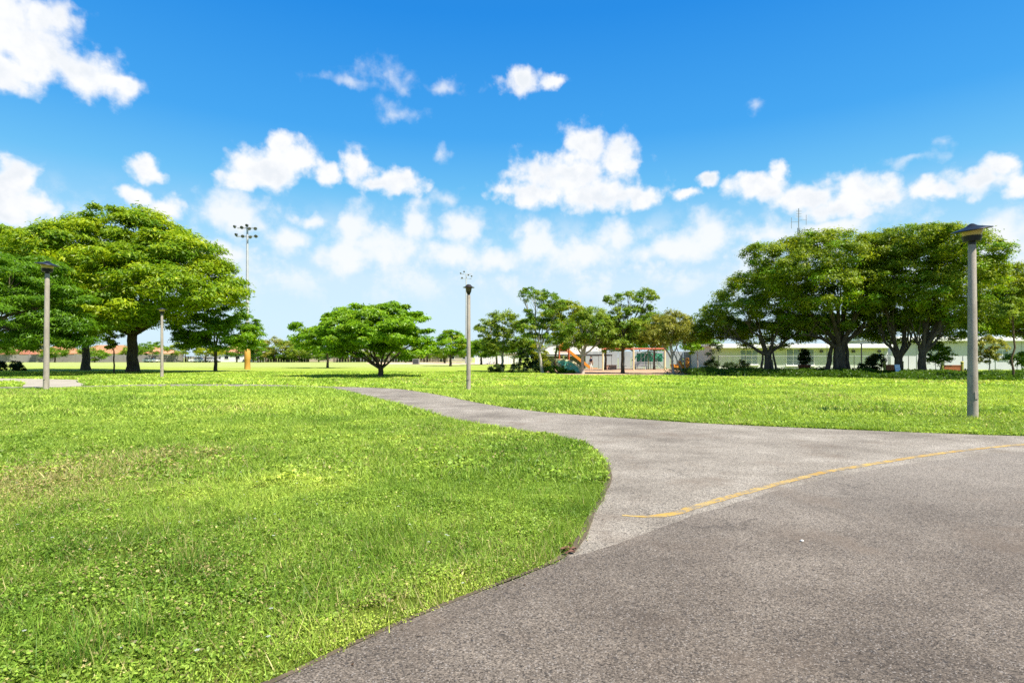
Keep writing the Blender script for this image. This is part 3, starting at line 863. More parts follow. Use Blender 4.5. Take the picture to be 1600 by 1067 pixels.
def tree_px(name, label, px, Yd, specs, pal, nleaf, size, r, fork_py, fork_px=None, limb_px=None, **kw):
    base = ((px - CX) / F * Yd, Yd); f = PL(base, Yd)
    lf = kw.pop('fore', 0)                       # upper masses overhang the lower ones towards the lawn
    lobes = [f(*(tuple(s[:4]) + ((s[4] if len(s) > 4 else 0) + (s[1] - 440) * lf,) + tuple(s[5:]))) for s in specs]
    X, Y, Z = at(fork_px or px, fork_py, Yd)
    trunk = dict(r=r, fork=(X - base[0], 0, Z), lr=kw.pop('lr', .5), sag=kw.pop('sag', .05))
    if limb_px: trunk['limbs'] = [(at(a, b, Yd)[0] - base[0], dy, at(a, b, Yd)[2]) for a, b, dy in limb_px]
    if 'stems' in kw: trunk['stems'] = kw.pop('stems')
    return tree(name, label, base, lobes, trunk, pal, nleaf, size, **kw)


# big spreading yellow-green tree on the left
tree_px('shade_tree', 'huge spreading yellow-green shade tree behind the left lamp post', 207, 59,
        [(195, 372, 80, 48, 0, 6), (150, 385, 60, 40, 1, 5), (235, 385, 60, 40, 1, 5), (110, 395, 62, 38, -2, 6), (275, 405, 62, 40, -1, 6), (325, 440, 50, 30, 0, 4), (40, 392, 42, 32, 1, 5), (165, 425, 75, 36, -6.5, 4.5), (250, 450, 62, 34, -6, 4),
         (200, 430, 85, 40, 6, 5), (95, 455, 60, 36, -5, 4.5), (170, 487, 70, 30, -7, 3.5), (215, 500, 60, 22, -3, 3), (350, 462, 28, 16, -1, 2.5), (130, 500, 50, 26, 1, 4), (305, 475, 36, 18, -4, 2.5), (15, 420, 36, 30, -2, 4)],
        'yellow', 118000, 0.40, 0.50, 520, nclump=620, flat=0.5, clump_r=(0.8, 1.7), twigs=7, lr=.45, under=.3, mixpal='mid', mixp=0.30, aspect=.42)
tree_px('feathery_tree', 'dark green feathery tree drooping in from the left edge behind the lamp post', -70, 47,
        [(40, 435, 70, 36, -1, 3.4), (-20, 440, 60, 44, 0, 4), (85, 475, 56, 34, -1, 3), (20, 495, 70, 32, -2, 3.4), (95, 505, 36, 24, -1, 2.2), (-40, 500, 60, 36, 1, 4), (105, 522, 28, 18, -1, 1.6), (60, 532, 56, 14, -1, 2.4), (0, 535, 50, 14, 0, 2.4), (105, 535, 30, 9, 0, 1.6), (-100, 450, 70, 60, 1, 4)],
        'deep', 70000, 0.30, 0.36, 528, nclump=360, flat=0.35, clump_r=(0.6, 1.25), twigs=6, aspect=.3, droop=.25, under=.5)
tree_px('shade_tree', 'second dark trunk with yellow-green crown merging behind the huge shade tree', 134, 70,
        [(120, 470, 70, 40, 0, 5), (70, 440, 50, 34, 0, 4), (150, 500, 56, 30, -1, 4), (90, 515, 50, 22, 0, 4)],
        'yellow', 24000, 0.45, 0.42, 530, nclump=150, flat=.45, clump_r=(.9, 1.7), twigs=5, mixpal='mid', mixp=.5, under=.4)
tree_px('young_tree', 'thin spindly young tree between the two thick trunks on the left', 178, 57,
        [(178, 524, 12, 14, 0, .9), (172, 536, 8, 8, 0, .6)], 'yellow', 1400, 0.26, 0.07, 548, nclump=18, flat=.6, clump_r=(.25, .45), twigs=3, barkm='bark_brown')
tree_px('round_tree', 'medium dark green tree with one thin trunk right of the far lamp post', 337, 63,
        [(338, 490, 44, 26, 0, 3.4), (310, 515, 36, 26, -1, 3), (368, 515, 34, 26, 0, 3), (340, 525, 50, 22, -1.5, 3), (335, 478, 26, 16, .5, 2), (385, 532, 18, 14, 0, 1.8), (295, 532, 20, 14, 0, 2)],
        'fresh', 26000, 0.30, 0.17, 548, nclump=170, flat=.5, clump_r=(.5, 1.0), twigs=6, mixpal='mid', mixp=.45, under=.5)
# the low umbrella tree in the middle
tree_px('umbrella_tree', 'low umbrella-shaped green tree with several leaning stems in mid lawn', 595, 46,
        [(592, 502, 52, 24, 0, 3.2), (535, 515, 44, 24, -.8, 2.8), (645, 516, 34, 30, -.5, 2.6), (498, 526, 28, 16, -.3, 1.8), (572, 534, 52, 20, -2.2, 2), (640, 545, 32, 16, -1.2, 1.8), (612, 492, 44, 18, .6, 2.4), (560, 492, 34, 16, .8, 2.2),
         (476, 511, 20, 5, 0, .7), (540, 500, 34, 16, .5, 2), (592, 515, 60, 30, .8, 3), (575, 520, 40, 18, -3.6, 2), (620, 518, 36, 18, -3.6, 2), (540, 528, 30, 14, -3.2, 1.8), (590, 525, 70, 24, 2.2, 2.2), (662, 540, 18, 14, 0, 1.5), (545, 545, 40, 12, -1, 1.8), (480, 532, 18, 10, 0, 1.2)],
        'fresh', 56000, 0.25, 0.23, 574, nclump=360, flat=.45, clump_r=(.35, .75), lr=.42, twigs=7, sag=.0,
        limb_px=[(535, 528, -.5), (575, 515, -1.0), (600, 508, .8), (650, 530, 0), (625, 525, 1.4), (560, 530, 1.5), (500, 527, 0)], aspect=.55, under=.55, mixpal='mid', mixp=.25)
tree_px('small_tree', 'small green tree with a straight dark trunk left behind the umbrella tree', 512, 84,
        [(508, 530, 40, 18, 0, 3), (480, 535, 26, 14, 0, 2.4), (535, 535, 26, 16, 0, 2.4), (508, 545, 34, 9, -1, 2.4)], 'fresh', 9000, 0.36, 0.17, 553, nclump=80, flat=.5, clump_r=(.5, 1.0), under=.5)
tree_px('small_tree', 'small bright green round tree just left of the middle lamp post', 704, 100,
        [(706, 538, 26, 16, 0, 2.6), (688, 545, 18, 10, 0, 2), (725, 544, 18, 12, 0, 2), (705, 526, 16, 9, 0, 1.6)], 'fresh', 9000, 0.36, 0.22, 557, nclump=80, flat=.5, clump_r=(.5, 1.0), under=.5, mixpal='gold', mixp=.2)
# loose grove in front of the playground
tree_px('slender_tree', 'grey-green open tree with a whitish trunk right of the middle lamp post', 785, 60,
        [(788, 505, 32, 18, 0, 2), (765, 515, 22, 16, 0, 1.6), (806, 520, 22, 24, 0, 1.6), (788, 535, 28, 16, -.6, 1.6), (770, 540, 18, 14, .5, 1.5)], 'olive', 13000, 0.22, 0.13, 552, nclump=130, flat=.7, clump_r=(.3, .65), barkm='bark_pale', twigs=6, under=.6, lr=.55)
tree_px('slender_tree', 'low dark leafy tree filling the gap behind the two whitish trunks', 803, 64,
        [(815, 540, 22, 16, 0, 1.8), (760, 545, 22, 16, 1, 2), (830, 545, 18, 14, 0, 1.4)], 'mid', 8000, 0.24, 0.10, 560, nclump=70, flat=.6, clump_r=(.35, .7), barkm='bark_pale', under=.6)
tree_px('tall_tree', 'tallest slim tree of the grove with a pale trunk and ragged top', 848, 56,
        [(835, 462, 22, 14, 0, 1.4), (860, 470, 16, 12, 0, 1.2), (842, 490, 26, 18, 0, 1.6), (828, 512, 18, 16, 0, 1.4), (858, 515, 22, 20, .6, 1.6), (875, 478, 10, 8, 0, .8), (815, 455, 10, 5, 0, .6), (880, 535, 14, 16, 0, 1)],
        'mid', 13000, 0.20, 0.14, 548, fork_px=842, nclump=130, flat=.6, clump_r=(.28, .6), barkm='bark_pale', twigs=6, under=.7, lr=.55, mixpal='olive', mixp=.3)
tree_px('grove_tree', 'yellow-green tree with dark trunk standing beside the slide', 865, 66,
        [(885, 488, 30, 16, 0, 2), (862, 500, 22, 16, 0, 1.8), (905, 498, 20, 14, 0, 1.6), (880, 515, 32, 18, 0, 2)], 'gold', 14000, 0.22, 0.13, 545, fork_px=870, nclump=120, flat=.6, clump_r=(.35, .7), twigs=5, under=.5, mixpal='olive', mixp=.45)
tree_px('grove_tree', 'gnarled grey-barked tree in front of the orange slide', 910, 54,
        [(908, 512, 28, 24, 0, 2), (930, 515, 26, 26, 0, 2), (895, 530, 20, 16, 0, 1.4), (948, 530, 20, 22, .5, 1.6), (925, 495, 24, 14, .4, 1.6)], 'olive', 16000, 0.20, 0.16, 556, nclump=150, flat=.75, clump_r=(.3, .65), barkm='bark_pale', twigs=7, under=.7, lr=.6, mixpal='mid', mixp=.35)
tree_px('grove_tree', 'dark-trunked forked tree in front of the swing frame with a flat topknot', 973, 55,
        [(972, 512, 28, 20, 0, 2), (950, 525, 20, 18, 0, 1.6), (1000, 520, 22, 20, 0, 1.8), (965, 538, 28, 10, -.5, 1.5), (985, 466, 26, 9, 0, 1.2), (960, 468, 16, 8, 0, .9), (1014, 460, 17, 9, 0, 1), (1005, 482, 14, 7, 0, .8), (975, 488, 22, 10, 0, 1.2)],
        'olive', 16500, 0.21, 0.16, 545, nclump=150, flat=.6, clump_r=(.3, .65), twigs=6, under=.6, lr=.5, mixpal='mid', mixp=.4)
tree_px('grove_tree', 'airy grey-green tree with pale leaning limbs over the play mulch', 1052, 53,
        [(1042, 515, 28, 20, 0, 1.8), (1068, 520, 20, 18, 0, 1.6), (1025, 525, 20, 18, 0, 1.5), (1050, 500, 30, 12, 0, 1.6)], 'grey', 10000, 0.20, 0.12, 560, fork_px=1050, nclump=150, flat=.85, clump_r=(.25, .55), barkm='bark_pale', twigs=8, under=.7, lr=.65,
        stems=[((0, 0, 1.2), (-1.2, 0.3, 3.2), .06), ((1.0, .2, 0), (-0.3, .2, 2.9), .06), ((1.5, .4, 0), (0.4, .4, 2.6), .05)])
tree_px('grove_tree', 'leafy olive tree filling the gap right of the slide behind the grove', 946, 70,
        [(945, 510, 30, 18, 0, 2.2), (930, 525, 24, 16, 0, 2), (962, 528, 26, 16, 0, 2)], 'mid', 15000, 0.24, 0.14, 548, nclump=120, flat=.65, clump_r=(.4, .75), twigs=5, under=.6, mixpal='olive', mixp=.5)
tree_px('grove_tree', 'leafy olive tree behind the swing beam between two grove trees', 1022, 72,
        [(1020, 508, 30, 18, 0, 2.2), (1005, 522, 24, 16, 0, 2), (1040, 525, 26, 16, 0, 2)], 'olive', 15000, 0.24, 0.14, 548, nclump=120, flat=.65, clump_r=(.4, .75), twigs=5, under=.6, mixpal='mid', mixp=.4)
tree_px('small_tree', 'little bright lime tree in the shade at the playground edge', 1090, 60,
        [(1090, 534, 18, 12, 0, 1.2), (1084, 545, 14, 8, 0, 1)], 'fresh', 3800, 0.22, 0.05, 556, nclump=40, flat=.55, clump_r=(.3, .5), barkm='bark_pale', twigs=4)
# banyans on the right
tree_px('banyan_tree', 'wide banyan with a long low limb reaching left over the ivy', 1200, 50,
        [(1180, 462, 56, 34, 0, 3.6), (1110, 508, 40, 24, 0, 2.8), (1150, 490, 46, 32, -2, 3), (1215, 480, 60, 40, -2.4, 3.2), (1090, 522, 28, 14, 0, 2), (1180, 520, 56, 16, -1, 3), (1230, 440, 50, 30, 1, 3.4), (1200, 525, 60, 20, 0, 3), (1140, 515, 40, 20, 0, 2.6), (1165, 440, 22, 14, 0, 2), (1250, 515, 46, 18, 0, 3)],
        'banyan', 50000, 0.21, 0.32, 552, fore=.046, nclump=430, flat=.6, clump_r=(.45, .95), twigs=7, lr=.5, limb_px=[(1110, 522, -.5), (1150, 500, -1.5), (1215, 490, -1.5), (1240, 460, 1), (1180, 470, 1.5), (1258, 515, 0)], under=.5, mixpal='mid', mixp=.25,
        stems=[((-.6, .2, -.1), (-.35, .1, 2.3), .12), ((.7, -.2, -.1), (.35, 0, 2.4), .10), ((.3, -.5, -.1), (.1, 0, 2.0), .14)])
tree_px('banyan_tree', 'biggest banyan with a thick fluted trunk and tall rounded crown', 1312, 48,
        [(1300, 400, 66, 36, 0, 4), (1240, 420, 56, 36, -1, 3.6), (1350, 410, 50, 40, 1, 3.6), (1275, 450, 70, 36, -3.2, 3), (1340, 455, 56, 36, -2.6, 3), (1210, 455, 40, 30, 0, 3), (1300, 490, 80, 30, -2, 3.5), (1190, 400, 24, 22, .5, 2), (1265, 382, 36, 18, .5, 2.6), (1360, 505, 50, 26, -1, 3), (1250, 512, 50, 22, -1, 2.6), (1310, 515, 70, 22, 0, 3), (1365, 440, 40, 40, 0, 3)],
        'banyan', 84000, 0.21, 0.50, 540, fore=.046, nclump=620, flat=.6, clump_r=(.45, 1.0), twigs=8, lr=.45, under=.45, root_flare=1.4, mixpal='fresh', mixp=.18,
        limb_px=[(1245, 520, -.5), (1275, 470, -2), (1300, 430, 0), (1345, 450, -1.5), (1370, 500, 0), (1230, 440, 1), (1350, 430, 2)],
        stems=[((-.95, .3, -.1), (-.5, .1, 3.2), .2), ((.75, -.1, -.1), (.5, 0, 3.3), .15), ((.1, -.55, -.1), (.1, -.2, 2.8), .2), ((1.15, .2, -.1), (.7, .2, 2.0), .06), ((-.55, -.4, -.1), (-.3, -.1, 2.6), .2)])
tree_px('banyan_tree', 'dark broad-crowned tree forking in a Y beside the rust panel', 1404, 46.5,
        [(1410, 385, 46, 30, 1, 3), (1440, 420, 60, 40, 0, 3.4), (1395, 440, 50, 40, -1.4, 3), (1400, 490, 52, 26, -1, 3), (1370, 470, 36, 34, 0, 2.6), (1405, 518, 50, 20, 0, 2.6), (1385, 400, 40, 34, 1, 3), (1445, 375, 44, 22, 1, 2.8)],
        'banyan', 50000, 0.20, 0.32, 560, fore=.046, nclump=400, flat=.6, clump_r=(.42, .9), twigs=7, lr=.6, under=.5, limb_px=[(1375, 525, 0), (1425, 535, 0), (1400, 460, 1), (1440, 430, 0), (1370, 480, -1)], mixpal='mid', mixp=.3)
tree_px('banyan_tree', 'tree with a straight dark forked trunk just left of the tall near lamp post', 1441, 45,
        [(1480, 380, 56, 26, 0, 3), (1500, 430, 56, 36, -1, 3), (1450, 455, 50, 34, -2.2, 2.6), (1520, 400, 36, 26, 0, 2.6), (1440, 500, 46, 22, -1.4, 2.6), (1495, 480, 50, 28, -1, 2.8), (1485, 515, 50, 18, 0, 2.6), (1530, 500, 30, 24, 0, 2.4), (1545, 440, 18, 30, 0, 2)],
        'banyan', 58000, 0.20, 0.30, 552, fore=.046, nclump=460, flat=.6, clump_r=(.42, .9), twigs=7, lr=.6, under=.5, limb_px=[(1428, 525, 0), (1470, 520, -.5), (1480, 450, 1), (1500, 440, -1), (1450, 460, 0), (1510, 400, 0)], mixpal='fresh', mixp=.2)
tree_px('broad_tree', 'yellow-tinged tree crown at the right edge behind the thin stake', 1650, 47,
        [(1590, 440, 46, 24, 0, 3), (1620, 470, 60, 36, -1, 3), (1570, 480, 40, 30, 0, 2.6), (1600, 510, 50, 18, 0, 3), (1670, 450, 60, 50, 0, 3.4), (1560, 510, 30, 16, 0, 2)],
        'banyan', 40000, 0.23, 0.40, 540, fore=.046, nclump=330, flat=.6, clump_r=(.45, .95), twigs=6, under=.5, mixpal='gold', mixp=.4)
tree_px('young_tree', 'staked young tree with a thin straight stem near the right edge', 1583, 38,
        [(1580, 478, 18, 14, 0, .8), (1572, 492, 16, 12, 0, .8), (1590, 495, 16, 12, 0, .7), (1578, 460, 8, 12, 0, .4)], 'olive', 4200, 0.16, 0.06, 505, nclump=50, flat=.6, clump_r=(.18, .4), barkm='bark_brown', twigs=4, lr=.7, root_flare=1.1)
tree_px('sapling', 'loose leafy sapling between the near lamp post and the staked tree', 1546, 46,
        [(1545, 540, 22, 14, 0, 1), (1535, 558, 14, 12, 0, .8), (1560, 550, 14, 14, 0, .8)], 'grey', 2600, 0.2, 0.04, 562, nclump=44, flat=.7, clump_r=(.2, .42), barkm='bark_pale', twigs=5, lr=.7, cat='tree')

# understorey shrubs
SHR = [('shrub', 'big round dark shrub behind the pale trunks of the grove', 824, 60, [(822, 560, 14, 20, 0, 1.2), (835, 568, 18, 12, 0, 1.2)], 'bush', 3000),
       ('shrub', 'light green bush left of the slide among the grove trunks', 845, 60, [(842, 552, 12, 16, 0, 1), (850, 570, 12, 10, 0, 1)], 'gold', 2600),
       ('shrub', 'low shrub bed at the foot of the pale grove trunks', 800, 57, [(775, 576, 14, 6, 0, .8), (800, 577, 24, 6, 0, .8), (835, 578, 22, 6, 0, .8)], 'bush', 3000),
       ('shrub', 'low bush hiding the foot of the slide mound', 878, 56, [(868, 578, 16, 7, 0, .8), (886, 582, 12, 4, 0, .6)], 'mid', 2200),
       ('shrub', 'black-green shrub on the shady wall left of the low banyan limb', 1116, 62, [(1116, 552, 12, 20, 0, .9), (1112, 572, 12, 8, 0, .9)], 'bush', 2400),
       ('shrub', 'slate-dark bush between the two right-hand banyan trunks', 1362, 50, [(1368, 568, 12, 12, 0, .8), (1355, 576, 16, 8, 0, .8), (1372, 560, 8, 8, 0, .5)], 'bush', 2600),
       ('shrub', 'upright dark potted plant before the pale green wall', 1256, 53, [(1257, 560, 8, 10, 0, .5), (1257, 552, 5, 6, 0, .3)], 'bush', 1400),
       ('shrub', 'drooping leafy shrub right of the straight forked trunk', 1470, 48, [(1465, 548, 12, 14, 0, .7), (1478, 556, 10, 8, 0, .6), (1460, 562, 12, 7, 0, .6)], 'mid', 2400),
       ('shrub', 'hedge-like bush at the far right edge under the white wall', 1598, 52, [(1590, 562, 18, 10, 0, 1), (1615, 560, 20, 12, 0, 1)], 'mid', 3000),
       ('shrub', 'tiny bush beside the staked trees under the low banyan limb', 1150, 58, [(1160, 572, 10, 8, 0, .6), (1140, 574, 10, 7, 0, .6)], 'bush', 1600)]
for nm, lb, px, Yd, sp, pal, nl in SHR:
    tree_px(nm, lb, px, Yd, sp, pal, nl, 0.2, 0.05, 575, nclump=40, flat=.8, clump_r=(.2, .42), twigs=3, group='shrubs round the grove and the wall', cat='shrub', under=.8)


def ivy():
    fr = [(9.0, 50.0)]
    n = 60000
    px = 1080 + rng.random(n) * 620; t = rng.random(n)
    front = np.interp(px, [1080, 1200, 1320, 1420, 1520, 1700], [47.5, 45.0, 42.5, 39.5, 38.0, 37.0])
    y = front + t * 11 + rng.standard_normal(n) * 0.25 + (fbm(px, px * 0, .05, 3, 4) - .5) * 2.4; x = (px - CX) / F * front + (y - front) * .35 * rng.random(n)
    h = (0.12 + 0.75 * fbm(x, y, 0.7, 5, 3)) * (0.5 + 0.5 * np.clip((y - front) * 1.2 + 0.3, 0, 1))
    z = h * rng.random(n) ** 0.5
    a = rng.random(n) * 6.283; L = 0.14 * (0.6 + 0.8 * rng.random(n)); W = L * .6
    ti = rng.standard_normal(n) * .6; ro = rng.standard_normal(n) * .6
    D = np.c_[np.cos(a) * np.cos(ti), np.sin(a) * np.cos(ti), np.sin(ti)]; S = np.c_[-np.sin(a) * np.cos(ro), np.cos(a) * np.cos(ro), np.sin(ro)]
    P = np.c_[x, y, z]; V = np.empty((n, 4, 3))
    V[:, 0] = P - D * (L / 2)[:, None]; V[:, 2] = P + D * (L / 2)[:, None]; V[:, 1] = P + S * (W / 2)[:, None]; V[:, 3] = P - S * (W / 2)[:, None]
    V[:, :, 2] = np.maximum(V[:, :, 2], .01)
    p = np.array([(0.020, 0.055, 0.010), (0.045, 0.10, 0.014), (0.10, 0.17, 0.02)]); q = (rng.random(n) * .6 + fbm(x, y, .5, 9) * .5) * 1.6; q = np.clip(q, 0, 1.99); i = q.astype(int); f = (q - i)[:, None]
    c = (p[i] * (1 - f) + p[i + 1] * f) * np.array([1.5, 1.4, .7])
    o = link('ivy_bed', fast_mesh('ivy_bed', V.reshape(-1, 3), np.arange(n * 4).reshape(-1, 4), np.repeat(c, 4, axis=0)), 'leaf')
    tag(o, 'dark leafy ivy bed spreading under the banyans', 'ground cover', kind='stuff')


ivy()

# far trees along the field edge
FAR = [('small pale bare-looking tree by the left wall of the field', 58, 176, [(58, 545, 18, 9, 0, 3)], 'grey', 1500, 'bark_pale'),
       ('rounded green bush tree before the orange roofs', 148, 172, [(150, 556, 20, 8, 0, 3), (140, 550, 14, 7, 0, 3)], 'mid', 2600, 'bark_dark'),
       ('green far tree between the two orange roofs at far left', 86, 174, [(88, 551, 16, 7, 0, 3), (76, 555, 10, 5, 0, 2)], 'mid', 2200, 'bark_dark'),
       ('far tree at the right end of the bright terracotta roof', 204, 182, [(206, 548, 14, 9, 0, 3), (196, 554, 10, 5, 0, 2)], 'olive', 2200, 'bark_dark'),
       ('leafy far tree at the extreme left behind the dark shrubs', 12, 180, [(12, 546, 18, 9, 0, 3)], 'mid', 2200, 'bark_dark'),
       ('broad hazy far tree just right of the padded pole', 396, 184, [(392, 543, 22, 13, 0, 5)], 'grey', 3000, 'bark_dark'),
       ('round olive far tree between the hazy and brown-trunked ones', 449, 182, [(450, 544, 22, 12, 0, 5)], 'olive', 3000, 'bark_dark'),
       ('tall dark far tree rising just left of the small straight-trunked tree', 482, 184, [(484, 546, 18, 11, 0, 4)], 'mid', 2800, 'bark_dark'),
       ('long dark hedge row before the boards left of the umbrella tree', 440, 178, [(410, 559, 18, 4.5, 0, 2), (440, 558, 20, 5, 0, 2), (470, 559, 18, 4.5, 0, 2), (500, 559, 14, 4, 0, 2)], 'mid', 4200, 'bark_dark'),
       ('long dark hedge row behind the stems of the umbrella tree', 590, 183, [(545, 558, 20, 5, 0, 2), (580, 557, 22, 6, 0, 2), (615, 558, 20, 5, 0, 2), (645, 557, 18, 6, 0, 2), (680, 558, 20, 5, 0, 2)], 'mid', 5200, 'bark_dark'),
       ('dark far tree beside the parked white car', 238, 174, [(238, 544, 24, 11, 0, 4), (222, 550, 14, 7, 0, 3)], 'mid', 3200, 'bark_dark'),
       ('far green tree left of the yellowish far tree', 290, 178, [(290, 545, 24, 11, 0, 4), (270, 548, 16, 8, 0, 3)], 'olive', 3000, 'bark_dark'),
       ('small yellowish far tree at the field edge', 321, 172, [(322, 550, 18, 7, 0, 3), (338, 549, 12, 6, 0, 2.5)], 'gold', 2600, 'bark_dark'),
       ('far tree peeping under the medium dark green tree', 370, 180, [(368, 548, 20, 9, 0, 4)], 'mid', 2600, 'bark_dark'),
       ('dark far tree right of the orange padded pole', 403, 170, [(402, 546, 16, 12, 0, 3), (396, 552, 10, 6, 0, 2)], 'deep', 2600, 'bark_dark'),
       ('tall hazy grey-green far tree left of the umbrella tree', 430, 178, [(430, 540, 26, 13, 0, 5), (415, 548, 16, 9, 0, 4), (446, 548, 14, 9, 0, 4)], 'grey', 4200, 'bark_dark'),
       ('olive far tree with brown trunk left of the pale roof', 468, 176, [(468, 545, 20, 11, 0, 4), (456, 552, 12, 7, 0, 3)], 'olive', 3200, 'bark_brown'),
       ('far tree seen between the stems of the umbrella tree', 560, 182, [(556, 548, 24, 10, 0, 4)], 'olive', 2800, 'bark_dark'),
       ('far tree behind the leaning stems of the umbrella tree', 600, 186, [(600, 546, 22, 11, 0, 4)], 'grey', 2800, 'bark_dark'),
       ('far tree right behind the umbrella tree', 642, 182, [(640, 544, 22, 12, 0, 4), (658, 549, 14, 8, 0, 3)], 'olive', 3000, 'bark_dark'),
       ('far brushy tree over the boards between the two middle fence ends', 535, 176, [(533, 549, 20, 9, 0, 4), (520, 553, 14, 6, 0, 3)], 'mid', 2800, 'bark_dark'),
       ('leaning olive far tree right of the leaning stems', 622, 176, [(618, 549, 18, 9, 0, 4), (628, 554, 12, 5, 0, 3)], 'mid', 2800, 'bark_dark'),
       ('bushy far tree behind the grey utility box', 668, 178, [(668, 550, 22, 9, 0, 4), (650, 554, 14, 6, 0, 3)], 'olive', 2800, 'bark_dark'),
       ('far tree under the crown of the small bright round tree', 695, 150, [(692, 552, 18, 8, 0, 4), (712, 553, 16, 7, 0, 3)], 'mid', 2800, 'bark_brown'),
       ('far tree half hidden by the middle lamp post', 728, 160, [(728, 546, 20, 12, 0, 4)], 'deep', 2800, 'bark_dark'),
       ('far tree between the whitish trunk and the dark round shrub', 812, 110, [(808, 548, 20, 12, 0, 3), (822, 540, 14, 9, 0, 2)], 'mid', 3600, 'bark_dark'),
       ('far olive bush tree left of the low pale roof', 498, 188, [(494, 549, 18, 7, 0, 3)], 'mid', 2200, 'bark_dark'),
       ('dark far tree right of the house behind the padded pole', 418, 186, [(416, 550, 16, 8, 0, 3)], 'deep', 2200, 'bark_dark'),
       ('dark far tree right of the middle lamp post', 752, 120, [(750, 545, 20, 12, 0, 3), (738, 548, 12, 9, 0, 2.4)], 'mid', 4200, 'bark_dark'),
       ('far tree before the white fence left of the grove', 776, 125, [(776, 548, 18, 9, 0, 3), (765, 540, 12, 9, 0, 2.4)], 'deep', 3600, 'bark_dark'),
       ('far leafy tree behind the white pavilion roof', 930, 95, [(925, 530, 30, 16, 0, 4), (960, 538, 22, 14, 0, 3)], 'mid', 6000, 'bark_dark'),
       ('dense dark tree behind the swing frame', 1000, 92, [(1000, 532, 34, 16, 0, 4), (970, 538, 24, 12, 0, 3), (1030, 536, 24, 12, 0, 3)], 'deep', 7000, 'bark_dark'),
       ('dark leafy tree over the pale fence at the banyans', 1080, 84, [(1078, 530, 28, 16, 0, 4), (1100, 540, 20, 10, 0, 3)], 'deep', 6000, 'bark_dark')]
for lb, px, Yd, sp, pal, nl, bk in FAR:
    hd = 'hedge' in lb
    tree_px('hedge' if hd else 'far_tree', lb, px, Yd, sp, pal, nl, 0.5 if Yd > 140 else 0.34, 0.22, 557, nclump=44, flat=.55, clump_r=(.7, 1.3), twigs=3, group='hedges along the far fences' if hd else 'trees along the far edge of the field', cat='hedge' if hd else 'tree', barkm=bk, under=.6)


# ------------------------------------------------------------------ lamp posts
def lamp(label, px, py, H, brim, r0, r1, style, tilt=(0, 0), lean=0.0):
    X, Y = G(px, py)
    root = thing('lamp_post', label, 'lamp post', (X, Y, 0), 0, 'lamp posts in the park')
    root.rotation_euler = (0, R(lean), 0)
    hh = brim * (0.60 if style == 'flat' else 0.95)
    z = H - hh
    MB().lathe([(r0, -.2), (r0, .0), (r0 * .985, .4), ((r0 + r1) / 2, z / 2), (r1, z - .02), (r1 * .9, z)], 24).build('pole', 'pole_concrete', root, smooth=True)
    md = 'lamp_metal_black' if style == 'flat' else 'lamp_metal'; b = brim / 2
    if style == 'flat':
        p_neck = [(r1 * .95, z - .01), (r1 * 1.0, z + hh * .10), (b * .42, z + hh * .13), (b * .50, z + hh * .40), (b * .47, z + hh * .41)]
        p_diff = [(b * .45, z + hh * .405), (b * .56, z + hh * .74), (b * .55, z + hh * .75)]
        zc = z + hh * .74
        p_cap = [(b * .96, -.035 * brim), (b, -.02 * brim), (b * .98, 0.0), (b * .6, .055 * brim), (b * .30, .10 * brim), (b * .10, .17 * brim), (b * .03, .18 * brim)]
    else:
        p_neck = [(r1 * .6, z - .01), (r1 * .75, z + hh * .06), (b * .30, z + hh * .16), (b * .42, z + hh * .30), (b * .40, z + hh * .31)]
        p_diff = [(b * .40, z + hh * .305), (b * .52, z + hh * .70), (b * .50, z + hh * .71)]
        zc = z + hh * .70
        p_cap = [(b * .95, -.03 * brim), (b, -.02 * brim), (b * .97, .0), (b * .62, .06 * brim), (b * .5, .14 * brim), (b * .3, .23 * brim), (b * .08, .26 * brim)]
    MB().lathe(p_neck, 24).build('collar', md, root, smooth=True)
    dif = MB().lathe(p_diff, 24).build('diffuser', 'lamp_diffuser' if style == 'flat' else 'lamp_diffuser_brown', root, smooth=True)
    if style != 'flat':
        rb = MB()
        for i in range(6):
            th = i * math.pi / 3 + .3; k0, k1 = p_diff[0], p_diff[1]
            rb.tube([(k0[0] * 1.02 * math.cos(th), k0[0] * 1.02 * math.sin(th), k0[1]), (k1[0] * 1.02 * math.cos(th), k1[0] * 1.02 * math.sin(th), k1[1])], .008, 5)
        rb.build('diffuser_frame', md, dif)
    # hand-hole cover and a concrete collar at the foot of the pole
    MB().box((0, -r0 * .985, .62), (.085, .03, .18)).build('hand_hole_cover', 'pole_concrete', root)
    MB().lathe([(r0 * 1.5, -.1), (r0 * 1.5, .025), (r0 * 1.3, .05), (r0 * .9, .055)], 20).build('footing', 'pole_concrete', root)
    cap = MB().lathe(p_cap, 28).build('cap', md, root, (0, 0, zc), smooth=True)
    cap.rotation_euler = (R(tilt[0]), R(tilt[1]), 0)
    return root


lamp('tall concrete lamp post at the right with a tilted wide black cap', 1520, 655, 5.02, .86, .118, .085, 'flat', (4, -9), -.25)
lamp('lamp post with a narrow brown lantern beside the path in the middle', 732, 611, 5.05, .56, .105, .085, 'lantern', (0, 0), .1)
lamp('lamp post at the left with a drooping brown cap before the feathery tree', 72, 610, 6.2, .98, .125, .095, 'flat', (0, 7), .6)
lamp('farthest small lamp post under the big yellow-green tree', 253, 590, 5.45, .80, .12, .085, 'flat', (0, 0), 0)


